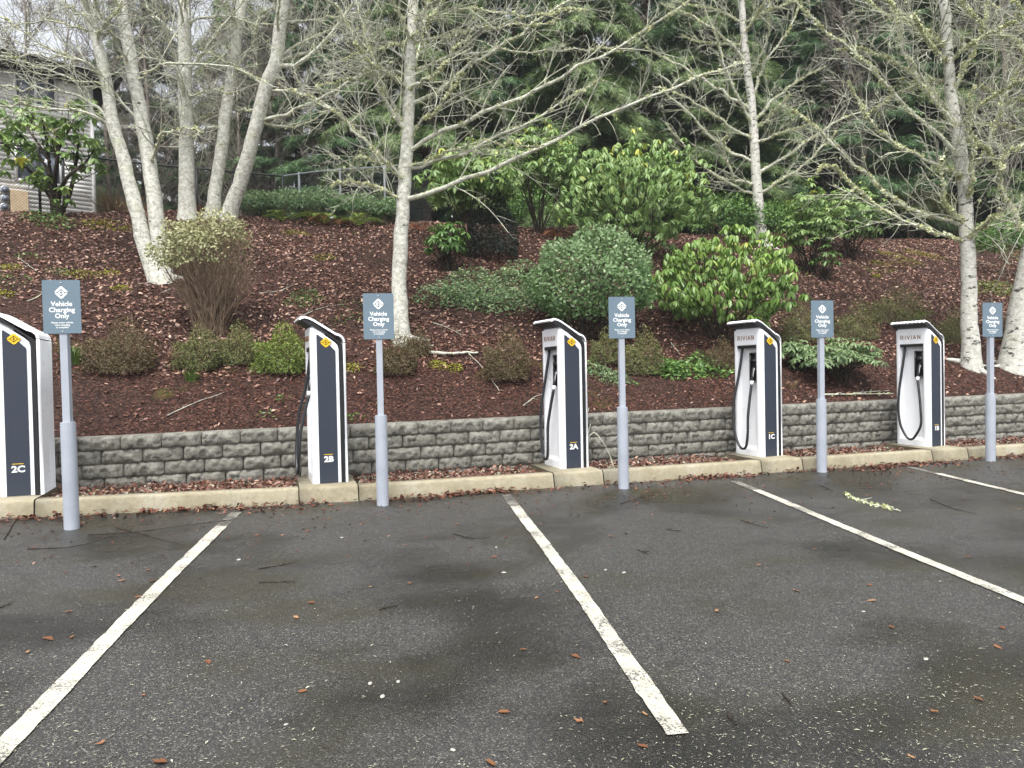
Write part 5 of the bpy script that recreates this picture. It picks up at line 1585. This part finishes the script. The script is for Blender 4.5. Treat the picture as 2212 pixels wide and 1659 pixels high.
    mb = MB(); mb.inst(LEAF_V, LEAF_Q, LEAF_T, frames(d, np.repeat(ax, k, 0)) * np.stack([L, L * 1.05, L], 1)[:, None], np.repeat(C, k, 0) - P0, np.clip(np.repeat(rng.normal(.5, .2, n), k) + rng.normal(0, .1, n * k), 0, 1))
    mb.build('foliage', MAT['rhodo'], root, kind='stuff')
build_plants()

# ================================================================== HOUSE AND FENCE
def build_house():
    # right corner of the facade and the direction in which it runs (towards the left, nearer the camera)
    Dc = 20.5
    c = pt(206, 470, Dc); zb = bank_z(c[0], c[1]) - .5
    dirv = CAM_FWD * .67 + CAM_RIGHT * .742; dirv = dirv[:3] / np.linalg.norm(dirv)
    run = -dirv
    nrm = np.array([run[1], -run[0], 0]);
    if nrm @ (CAM_LOC - c) < 0: nrm = -nrm
    ztop = pt(206, 188, Dc)[2]
    root = empty('house', (c[0], c[1], zb), 'cream house with horizontal siding behind the fence, cut off at the left edge', 'house')
    X = Vector(run.tolist()); N = Vector(nrm.tolist())
    # local frame: x along the wall (leftwards), y outward, z up
    Mw = Matrix((X, N, Vector((0, 0, 1)))).transposed().to_4x4()
    root.matrix_world = Matrix.Translation((c[0], c[1], zb)) @ Mw
    H = ztop - zb; LEN = 9.0
    b = MB(); b.box(0, LEN, -7, -.03, 0, H); b.build('wall', MAT['siding'], root)
    def find(u, v):
        """local (x,z) of the facade under a picture point"""
        d = ray(u, v); t = ((c - CAM_LOC) @ nrm) / (d @ nrm); P = CAM_LOC + t * d
        return float((P - c) @ run), float(P[2] - zb)
    wins = []
    for (u0, v0, u1, v1) in ((39, 326, 129, 392), (36, 157, 118, 225)):
        xa, za = find(u1, v1); xb, zb2 = find(u0, v1); _, zt = find((u0 + u1) / 2, v0)
        wins.append((xa, xb, (za + zb2) / 2, zt + 0.0))
    boards = MB()
    pitch = 0.118
    n = int(H / pitch)
    meshes = {}
    for i in range(n):
        z0 = i * pitch
        spans = [(0.07, LEN)]
        for xa, xb, w0, w1 in wins:
            if z0 + pitch > w0 - .05 and z0 < w1 + .06:
                spans = [s for a, e in spans for s in ((a, min(e, xa - .075)), (max(a, xb + .075), e)) if s[1] - s[0] > .05]
        for a, e in spans:
            m = MB()
            m.add([(a, .022, z0), (e, .022, z0), (e, .004, z0 + pitch), (a, .004, z0 + pitch), (a, -.028, z0), (e, -.028, z0), (e, -.028, z0 + pitch - .002), (a, -.028, z0 + pitch - .002)],
                  [(0, 3, 2, 1), (0, 1, 5, 4), (3, 7, 6, 2), (0, 4, 7, 3), (1, 2, 6, 5)])
            m.build('siding_board', MAT['siding'], root)
    m = MB(); m.box(-.025, .065, -.03, .035, 0, H); m.build('corner_trim', MAT['trim'], root)
    m = MB(); m.box(-.035, -.028, -7, -.031, 0, H); m.build('side_wall', MAT['siding'], root)
    for xa, xb, w0, w1 in wins:
        f = MB(); t = .07
        f.box(xa - t, xa, -.025, .045, w0 - t, w1 + t); f.box(xb, xb + t, -.025, .045, w0 - t, w1 + t)
        f.box(xa, xb, -.025, .045, w1, w1 + t); f.box(xa, xb, -.025, .045, w0 - t, w0)
        f.box((xa + xb) / 2 - .03, (xa + xb) / 2 + .03, -.025, .025, w0, w1)
        fo = f.build('window', MAT['trim'], root)
        for a, e in ((xa, (xa + xb) / 2 - .03), ((xa + xb) / 2 + .03, xb)):
            g = MB(); g.box(a, e, -.024, -.012, w0, w1); g.build('pane', MAT['glass'], fo)
    # eave and roof
    m = MB()
    m.box(-.6, LEN + .5, -.2, .62, H - .02, H + .20); m.build('eave', MAT['roof'], root)
    m = MB()
    m.add([(-.7, .7, H + .2), (LEN + .6, .7, H + .2), (LEN + .6, -3.6, H + 1.9), (-.7, -3.6, H + 1.9), (-.7, -7.6, H + .2), (LEN + .6, -7.6, H + .2)], [(0, 1, 2, 3), (3, 2, 5, 4)], [(0, 3, 4), (1, 5, 2)])
    m.build('roof', MAT['roof'], root)
    # meters and utility box near the left edge
    for u, v in ((9, 412), (10, 431), (9, 449)):
        x, z = find(u, v)
        e = from_bm('electric_meter', bm_cyl(.11, 0, .12, 16, .02), MAT['steel'], root, smooth=True)
        e.matrix_local = Matrix(((1, 0, 0, x), (0, 0, 1, .03), (0, -1, 0, z), (0, 0, 0, 1)))
        g = from_bm('meter_glass', bm_cyl(.085, .121, .17, 16, .02), MAT['glass'], e, smooth=True)
    x, z = find(40, 440)
    from_bm('utility_box', bm_box(x - .2, x + .2, .03, .2, z - .32, z + .32, .01), MAT['tan'], root)
    # pale window blind edges are left to the glass
build_house()

def build_fence():
    runs = [[(-60, 306, 15.5), (205, 339, 17.0), (345, 353, 17.7), (455, 368, 18.2), (612, 378, 18.9)], [(612, 378, 18.9), (700, 372, 18.5), (840, 358, 18.2), (930, 351, 17.9)]]
    for k, rr_ in enumerate(runs):
        T = [pt(*a) for a in rr_]
        zt = np.mean([t[2] for t in T])
        root = empty('chain_link_fence', (T[0][0], T[0][1], bank_z(T[0][0], T[0][1])), ['black chain link fence in front of the cream house', 'grey topped chain link fence running right behind the blue green bushes'][k], 'fence')
        o = np.array(root.location)
        top = np.array([[t[0], t[1], zt] for t in T])
        P = smooth_path(top, 30)
        pm = MAT['fence'] if k == 0 else MAT['galv']
        mb = MB(); mb.tubes(P[None] - o, np.full((1, 30), .024), 8); mb.build('top_rail', pm, root, smooth=True)
        L = np.r_[0, np.cumsum(np.linalg.norm(np.diff(P, axis=0), axis=1))]
        at = lambda s: np.array([np.interp(s, L, P[:, i]) for i in range(3)])
        posts = [1.55, 3.6, 5.6] if k == 0 else []
        s = .1
        ps = []
        if k == 0:
            tgt = [np.argmin(np.abs(proj(P)[0] - u)) for u in (-40, 77, 128, 415)]
            ps = [L[i] for i in tgt] + [L[-1] - .02]
        else:
            ps = [.5, 1.7, 2.9]
        for s in ps:
            q = at(min(s, L[-1])); g = bank_z(q[0], q[1]) - .2
            mb = MB(); mb.tubes(np.array([[q[0], q[1], g], [q[0], q[1], q[2] + .04]])[None] - o, np.full((1, 2), .03), 10, cap=True)
            mb.build('post', pm, root, smooth=True)
        # the wire diamonds
        mesh = MB()
        h = 1.5; step = .065
        n = int((L[-1] + h) / step)
        a0 = np.arange(n) * step - h
        for sg in (0, 1):
            s0 = np.clip(a0, 0, L[-1]); s1 = np.clip(a0 + h, 0, L[-1])
            z0 = s0 - a0; z1_ = s1 - a0
            if sg: z0, z1_ = h - z0, h - z1_
            ok = (s1 - s0) > .05
            A = np.array([at(x) for x in s0[ok]]); B = np.array([at(x) for x in s1[ok]])
            A[:, 2] += z0[ok] - h; B[:, 2] += z1_[ok] - h
            off = nrm_ = np.array([0, 0, 0])
            mesh.tubes(np.stack([A, B], 1) - o, np.full((len(A), 2), .0024 if k == 0 else .0012), 3)
        mesh.build('wire_mesh', pm, root, kind='stuff')
build_fence()

# ================================================================== LITTER
def in_view(P, m=160):
    u, v, d = proj(P)
    return (u > -m) & (u < 2212 + m) & (v > -m) & (v < 1659 + m) & (d > 1)
def build_litter():
    # dead leaves all over the bank
    def bank_scatter(n, t0, t1, power, size, mat, name, label, tv, tt, lift, asp=1.0, up_j=.55, x0=-11, x1=20):
        x = rng.uniform(x0, x1, n); t = t0 + (t1 - t0) * rng.random(n) ** power
        y = wallY(x) + .22 + t
        P = np.c_[x, y, bank_z(x, y) + lift * (.2 + rng.random(n))]
        ok = in_view(P)
        # litter thins out in drifts
        dr = np.sin(1.7 * x + .9 * y) + np.sin(.8 * x - 1.9 * y + 2) + rng.normal(0, .8, n)
        ok &= dr > -1.3
        P = P[ok]; n = len(P)
        up = np.array([0, -.42, 1.0]) + rng.normal(0, up_j, (n, 3))
        s = size * rng.uniform(.5, 1.25, n)
        F = frames(rand_dirs(n) * [1, 1, .5], up) * np.stack([s, s * asp, s * .8], 1)[:, None, :]
        mb = MB(); mb.inst(tv, None, tt, F, P, rng.random(n) ** 1.25)
        return tag(mb.build(name, MAT[mat]), label, 'leaf litter', kind='stuff')
    bank_scatter(105000, 1.3, 11.5, .95, .064, 'litter', 'leaf_litter', 'brown dead leaves covering the bank', CURL_V, CURL_T, .03)
    bank_scatter(60000, 0.0, 2.3, 1.0, .042, 'chips', 'bark_chips', 'reddish bark chips just above the wall', SM_V, SM_T, .018, .45, .5, -9, 14)
    bank_scatter(3500, 0.0, 2.4, 1.0, .06, 'litter', 'leaf_scatter', 'a few brown leaves over the bark chips', CURL_V, CURL_T, .02, 1, .5, -9, 14)
    bank_scatter(2600, 0.0, 9, 1.0, .11, 'drygrass', 'straw_bits', 'thin pale twiglets and straw over the bank', SM_V, SM_T, .03, .10, .4)
    bank_scatter(5200, 3.0, 11, 1.0, .032, 'boxgreen', 'weed_specks', 'tiny green weeds growing through the litter', SM_V, SM_T, .03, 1, .4)
    # leaves on the strip between kerb and wall
    def strip(n, size, mat, name, label, f0, f1, tv=CURL_V, tt=CURL_T, rp=1.0):
        x = rng.uniform(-9, 14, n); f = f0 + (f1 - f0) * rng.random(n)
        y = kerbY(x) + .16 + f * (wallY(x) - kerbY(x) - .2)
        z = asphalt_z(x, kerbY(x)) + KERB_H - .035 - .035 * f + rng.random(n) * (.03 + .04 * f ** 4)
        on_pad = np.zeros(n, bool)
        for a, b in PADS:
            on_pad |= (x > a - .03) & (x < b + .03) & (y < kerbY(x) + .84)
        dens = np.sin(2.3 * x) + np.sin(5.1 * x + 1) + rng.normal(0, 1.2, n)
        ok = ~on_pad & (dens > -1.4)
        P = np.c_[x, y, z][ok]; n = len(P)
        s = size * rng.uniform(.5, 1.25, n)
        F = frames(rand_dirs(n) * [1, 1, .5], np.array([0, -.15, 1.0]) + rng.normal(0, .5, (n, 3))) * s[:, None, None]
        mb = MB(); mb.inst(tv, None, tt, F, P, rng.random(n) ** rp)
        return tag(mb.build(name, MAT[mat]), label, 'leaf litter', kind='stuff')
    strip(15000, .046, 'redleaf', 'leaf_drift', 'red brown leaves lying between kerb and wall', .0, 1.0, rp=2.0)
    strip(5000, .055, 'litter', 'leaf_drift', 'dark dead leaves lying between kerb and wall', .2, 1.0)
    PB = np.array([(-.5, 0, 0), (0, -.4, .1), (.5, 0, .05), (0, .4, .08), (0, 0, .35)])
    strip(3200, .035, 'speck', 'pebbles', 'small pale pebbles between kerb and wall', 0, .75, PB, [(0, 1, 4), (1, 2, 4), (2, 3, 4), (3, 0, 4)], 2.2)
    # drifts at the foot of the kerb
    n = 4200
    x = rng.uniform(-8, 9, n)
    d = np.abs(rng.normal(0, .10, n)) * (1 + .7 * np.sin(3.1 * x) * np.sin(1.3 * x + 1))
    w = np.interp(x, [-8, -5.9, -5.2, -4.2, -3.4, -2.9, -2.5, -1.4, -.9, -.2, .4, .9, 1.5, 2.0, 2.7, 3.3, 4.6, 5.2, 6, 7, 9], [.3, .8, .4, .9, .5, .2, .75, 1, .25, .2, .35, .9, 1, .3, .4, .9, .9, .2, .7, .9, .7])
    ok = rng.random(n) < w ** 1.4
    x, d = x[ok], d[ok]; n = len(x)
    y = kerbY(x) - .015 - d
    P = np.c_[x, y, asphalt_z(x, y) + .006 + rng.random(n) * .045 * np.exp(-d / .06)]
    s = .05 * rng.uniform(.45, 1.3, n)
    F = frames(rand_dirs(n) * [1, 1, .3], np.array([0, 0, 1.0]) + rng.normal(0, .35, (n, 3))) * s[:, None, None]
    mb = MB(); mb.inst(CURL_V, None, CURL_T, F, P, rng.random(n) ** 1.4)
    tag(mb.build('leaf_drift', MAT['redleaf']), 'red brown leaves blown against the foot of the kerb', 'leaf litter', kind='stuff')
    # pale specks of needles on the asphalt
    n = 10500
    u = rng.uniform(-100, 2300, n); v = 1000 + 720 * rng.random(n) ** .55
    dd = CAM_M @ np.stack([(u - PCX) / FPX, -(v - PCY) / FPX, -np.ones(n)])
    t = (0.042 * CAM_LOC[1] - CAM_LOC[2]) / (dd[2] - .042 * dd[1])
    P = CAM_LOC[:, None] + dd * t; P = P.T
    P = P[(P[:, 1] < kerbY(P[:, 0]) - .03) & (t < 16)]
    cl = np.sin(1.9 * P[:, 0] + .6 * P[:, 1]) + np.sin(2.7 * P[:, 1] - P[:, 0]) + rng.normal(0, 1.1, len(P))
    P = P[cl > -.5]; n = len(P)
    P[:, 2] = asphalt_z(P[:, 0], P[:, 1]) + .004
    s = rng.uniform(.006, .020, n) * np.where(rng.random(n) < .05, 1.8, 1)
    F = frames(rand_dirs(n) * [1, 1, .02], np.array([0, 0, 1.0]) + rng.normal(0, .12, (n, 3))) * np.stack([s, s * rng.uniform(.22, .6, n), s], 1)[:, None, :]
    mb = MB(); mb.inst(SM_V, None, SM_T, F, P, rng.random(n) ** 1.3)
    tag(mb.build('needle_litter', MAT['speck']), 'pale needle bits strewn over the wet asphalt', 'litter', kind='stuff')
    n = 1500
    x = rng.uniform(-8, 9, n); y = kerbY(x) - .05 - np.abs(rng.normal(0, .9, n))
    s = rng.uniform(.012, .04, n)
    mb = MB(); mb.inst(CURL_V, None, CURL_T, frames(rand_dirs(n) * [1, 1, .1], np.array([0, 0, 1.0]) + rng.normal(0, .2, (n, 3))) * s[:, None, None], np.c_[x, y, asphalt_z(x, y) + .005], rng.random(n))
    tag(mb.build('leaf_crumbs', MAT['redleaf']), 'reddish leaf crumbs on the asphalt near the kerb', 'litter', kind='stuff')

    # single fallen leaves lying on the asphalt
    leaf_v = np.array([(-.5, 0, .01), (-.25, .2, .05), (0, .3, .09), (.28, .2, .06), (.5, 0, .04), (.28, -.2, .09), (0, -.3, .06), (-.25, -.2, .03), (-.1, 0, .0), (.2, 0, .01), (-.72, .02, .03)])
    leaf_t = [(0, 8, 1), (1, 8, 2), (2, 8, 9), (2, 9, 3), (3, 9, 4), (4, 9, 5), (5, 9, 6), (6, 9, 8), (6, 8, 7), (7, 8, 0), (0, 1, 10)]
    protos = []
    for q in (.0, .2, .45, .8):
        m = MB(); vv = leaf_v.copy(); vv[:, 2] *= rng.uniform(.6, 1.8); vv[1:8, :2] += rng.normal(0, .085, (7, 2)); m.add(vv, None, leaf_t, q)
        me = m.mesh('fallen_leaf'); me.materials.append(MAT['tanleaf']); protos.append(me)
    spots = [(105, 1395), (155, 1390), (220, 1620), (640, 1340), (672, 1307), (655, 1500), (885, 1262), (800, 1270), (1068, 1205), (1204, 1280), (1265, 1248), (1160, 1293), (1244, 1420), (1088, 1540), (1308, 1520), (1392, 1545), (1388, 1615), (1060, 1650), (1252, 1560), (1885, 1300), (1925, 1356), (2155, 1400), (2020, 1540), (1968, 1638), (2112, 1512), (1880, 1265), (1640, 1222), (1720, 1278), (330, 1265), (300, 1300), (150, 1335), (700, 1142), (655, 1145), (560, 1170), (265, 1265), (60, 1425), (345, 1660), (1700, 1430), (1760, 1188), (1548, 1322), (2165, 1358), (2090, 1205), (980, 1090), (1320, 1160), (450, 1440), (1130, 1405), (310, 1515)]
    for k, (u, v) in enumerate(spots):
        P = hit_asph(u, v)
        o = bpy.data.objects.new('fallen_leaf', protos[k % 4]); link(o)
        s = random.uniform(.026, .052) * (1.5 if v > 1250 and k % 4 == 0 else 1)
        o.location = (P[0], P[1], P[2] + .006); o.scale = (s, s, s)
        o.rotation_euler = (random.uniform(-.15, .15) + .04, random.uniform(-.15, .15), random.uniform(0, 6.28))
        tag(o, 'tan fallen leaf lying flat on the wet asphalt', 'leaf', 'tan leaves lying singly on the asphalt')
    # pale pebbles and petals
    pm = None
    for k, (u, v) in enumerate([(618, 1572), (1348, 1238), (1308, 1232), (1072, 1183), (1088, 1238), (738, 1163), (516, 1215), (800, 1480), (978, 1622), (2000, 1425), (1865, 1322), (860, 1475), (826, 1508)]):
        P = hit_asph(u, v)
        bm = bmesh.new(); bmesh.ops.create_icosphere(bm, subdivisions=2, radius=1)
        for vv in bm.verts: vv.co = vv.co * (1 + random.uniform(-.12, .12))
        s = random.uniform(.007, .012)
        bmesh.ops.scale(bm, vec=(s * 1.5, s, s * .55), verts=bm.verts[:])
        o = from_bm('pebble', bm, MAT['pebble'], None, True)
        o.location = (P[0], P[1], P[2] + s * .35); o.rotation_euler = (0, 0, random.uniform(0, 6))
        tag(o, 'small pale pebble on the wet asphalt', 'pebble', 'pale pebbles on the asphalt')
    # twigs
    def twig(label, path, r, on='asph', side=4, mat='twig', lichen=0, group=None, cat='twig'):
        q = []
        for u, v in path:
            if on == 'asph':
                P = hit_asph(u, v); P[2] += r + .004
            else:
                P, _ = hit(u, v); P[2] += r + .01
            q.append(P)
        P = smooth_path(q, 16); o3 = P[0].copy()
        P += rng.normal(0, r * .55, P.shape) * [1, 1, .3]
        rel = P - o3
        A, _ = children_of(rel[None], side, .1, .9, .05, .05 + .22 * np.linalg.norm(rel[-1]), 5, (25, 60), 0, .4) if side else (np.zeros((0, 5, 3)), None)
        if len(A): A[:, :, 2] = np.clip(A[:, :, 2], rel[:, 2].min(), rel[:, 2].max() + .02)
        mb = MB(); mb.tubes(rel[None], np.linspace(r, r * .45, 16)[None], 6, cap=True)
        if len(A): mb.tubes(A, np.linspace(r * .5, r * .25, 5)[None] * np.ones((len(A), 1)), 4)
        o = mb.build('stick' if lichen else 'twig', MAT[mat], None, smooth=True); o.location = o3.tolist()
        tag(o, label, cat, group)
        if lichen:
            s = rng.random(lichen) * 15; i = np.minimum(s.astype(int), 14)
            c = rel[i] + rand_dirs(lichen) * r * .8
            ml = MB(); ml.inst(LICH_V, None, LICH_T, frames(rand_dirs(lichen), rand_dirs(lichen)) * rng.uniform(.012, .028, lichen)[:, None, None], c, rng.random(lichen))
            ml.build('lichen', MAT['lichen'], o, kind='stuff')
    twig('lichened stick lying alone on the asphalt below station 1B', [(1826, 1070), (1850, 1082), (1890, 1094), (1925, 1102), (1943, 1108)], .011, lichen=90, side=3, cat='stick', mat='limb')
    g = 'dark twigs lying on the asphalt'
    for path in ([(60, 1200), (150, 1195), (210, 1180), (262, 1160)], [(190, 1168), (300, 1158), (420, 1140), (500, 1130)], [(250, 1150), (330, 1170), (400, 1188)], [(560, 1235), (600, 1228), (645, 1218)], [(1600, 1125), (1630, 1135), (1660, 1142)], [(1380, 1190), (1400, 1200)], [(980, 1155), (1020, 1165), (1060, 1162)], [(1690, 1500), (1712, 1530)], [(1570, 1545), (1590, 1570)], [(2010, 1080), (2060, 1100), (2110, 1112)], [(1340, 1090), (1375, 1078), (1420, 1060)], [(1440, 1145), (1470, 1150)], [(10, 1180), (40, 1130), (70, 1120)], [(820, 1320), (860, 1310)], [(0, 1330), (25, 1318)], [(1770, 1050), (1800, 1062)], [(560, 1265), (640, 1262)]):
        twig('thin dark twig lying on the wet asphalt', path, .0045, group=g, mat='darkstem', side=3)
    g = 'pale twigs lying on the bank'
    for path in ([(560, 640), (600, 632), (640, 622)], [(640, 690), (690, 672), (740, 660)], [(1010, 770), (1040, 800), (1080, 850)], [(930, 700), (960, 712), (1000, 730)], [(640, 790), (700, 800), (760, 812)], [(360, 905), (420, 880), (480, 860)], [(700, 860), (720, 830), (722, 800)], [(300, 620), (345, 615), (380, 612)], [(345, 640), (370, 632)], [(1720, 690), (1760, 720), (1790, 700)], [(2090, 570), (2150, 575), (2210, 600)], [(2120, 600), (2170, 590)], [(1850, 852), (1920, 850)], [(1130, 880), (1160, 860), (1190, 858)], [(60, 660), (90, 640), (110, 610)], [(40, 560), (80, 590)], [(1450, 745), (1470, 770)]):
        twig('pale thin twig lying on the bank', path, .008, 'bank', group=g, side=3)
    twig('pale fallen branch lying along the top of the wall left of station 1B', [(1775, 860), (1830, 858), (1880, 860), (1930, 855)], .016, 'bank', 3, cat='branch', mat='limb', lichen=30)
    twig('pale surface root right of the middle trunk foot', [(890, 752), (930, 768), (975, 772), (1030, 770)], .035, 'bank', 2, cat='root', mat='limb')
    # dry shoot beside the third sign
    P0 = np.array([-.17, float(kerbY(0)) + .35, .17])
    mb = MB()
    for q in ([(0, 0, 0), (.02, .02, .25), (-.02, .0, .5), (.03, -.03, .72)], [(0, .02, .3), (.10, 0, .42), (.2, -.12, .25), (.26, -.22, .0)], [(0, 0, .33), (-.12, 0, .36), (-.2, .03, .2), (-.2, .05, .02)], [(.02, .02, .36), (.09, .06, .52)]):
        mb.tubes(smooth_path(q, 9)[None], np.linspace(.008, .004, 9)[None], 5)
    o = mb.build('dry_shoot', MAT['twig'], None, smooth=True); o.location = P0.tolist()
    tag(o, 'dry pale shoot growing beside the third bollard, before the wall', 'twig')
    bm = bmesh.new(); bmesh.ops.create_icosphere(bm, subdivisions=2, radius=.11)
    for vv in bm.verts: vv.co = Vector((vv.co.x * 1.4, vv.co.y, vv.co.z * .55)) * (1 + random.uniform(-.12, .12))
    o = from_bm('stone', bm, MAT['signwhite'], None, True); P, _ = hit(1592, 496); o.location = (P + [0, 0, .03]).tolist()
    tag(o, 'white stone on the moss left of the slim white trunk', 'stone')
build_litter()

# ================================================================== HAZE
HAZE = 0.0008
if HAZE:
    mb = MB(); mb.box(-88, 106, -118, 108, -8, 36)
    hm = bpy.data.materials.new('thin mist'); hm.use_nodes = True
    for nd in list(hm.node_tree.nodes):
        if nd.type == 'BSDF_PRINCIPLED': hm.node_tree.nodes.remove(nd)
    pv = hm.node_tree.nodes.new('ShaderNodeVolumePrincipled')
    pv.inputs['Color'].default_value = (0.92, 0.95, 1.0, 1)
    pv.inputs['Density'].default_value = HAZE
    hm.node_tree.links.new(pv.outputs[0], hm.node_tree.nodes['Material Output'].inputs['Volume'])
    mb.build('haze', hm, None, kind='stuff')

# ================================================================== LABELS OF SMALL REPEATS
ORD = ['first', 'second', 'third', 'fourth', 'fifth', 'sixth', 'seventh', 'eighth', 'ninth', 'tenth', 'eleventh', 'twelfth', 'thirteenth', 'fourteenth', 'fifteenth', 'sixteenth', 'seventeenth', 'eighteenth', 'nineteenth', 'twentieth', 'twenty first', 'twenty second', 'twenty third'] + [f'{t} {k}' for t in ('twenty', 'thirty') for k in ('fourth', 'fifth', 'sixth', 'seventh', 'eighth', 'ninth')] + ['last'] * 20
def bay_of(o):
    x, y = o.location.x, o.location.y
    u = x - (y * .166)
    return ['first', 'second', 'third', 'fourth', 'fifth'][int(sum(u > e for e in (-4.1, -1.33, 1.40, 4.12)))]
def relabel(prefix, word, bank=False):
    obs = [o for o in S.objects if o.parent is None and o.name.split('.')[0] == prefix and o.get('group')]
    if bank:
        for k, o in enumerate(sorted(obs, key=lambda o: float(proj(np.array(o.location))[0][0]))):
            o['label'] = f'{word}, {ORD[k]} from the left of those on the bank'
        return
    by = {}
    for o in obs: by.setdefault(bay_of(o), []).append(o)
    for b, l in by.items():
        for k, o in enumerate(sorted(l, key=lambda o: -o.location.y)):
            o['label'] = f'{word}, {ORD[k]} from the kerb in the bay of the {b} sign'
relabel('fallen_leaf', 'tan fallen leaf')
relabel('pebble', 'small pale pebble')
relabel('moss_cushion', 'yellow green moss cushion', True)
tw = [o for o in S.objects if o.parent is None and o.name.split('.')[0] == 'twig' and o.get('group')]
by = {}
for o in tw:
    if 'asphalt' in o['group']: by.setdefault(bay_of(o), []).append(o)
for b, l in by.items():
    for k, o in enumerate(sorted(l, key=lambda o: -o.location.y)):
        o['label'] = f'thin dark twig, {ORD[k]} from the kerb in the bay of the {b} sign'
for k, o in enumerate(sorted([o for o in tw if 'bank' in o['group']], key=lambda o: float(proj(np.array(o.location))[0][0]))):
    o['label'] = f'pale thin twig, {ORD[k]} from the left of those lying on the bank'
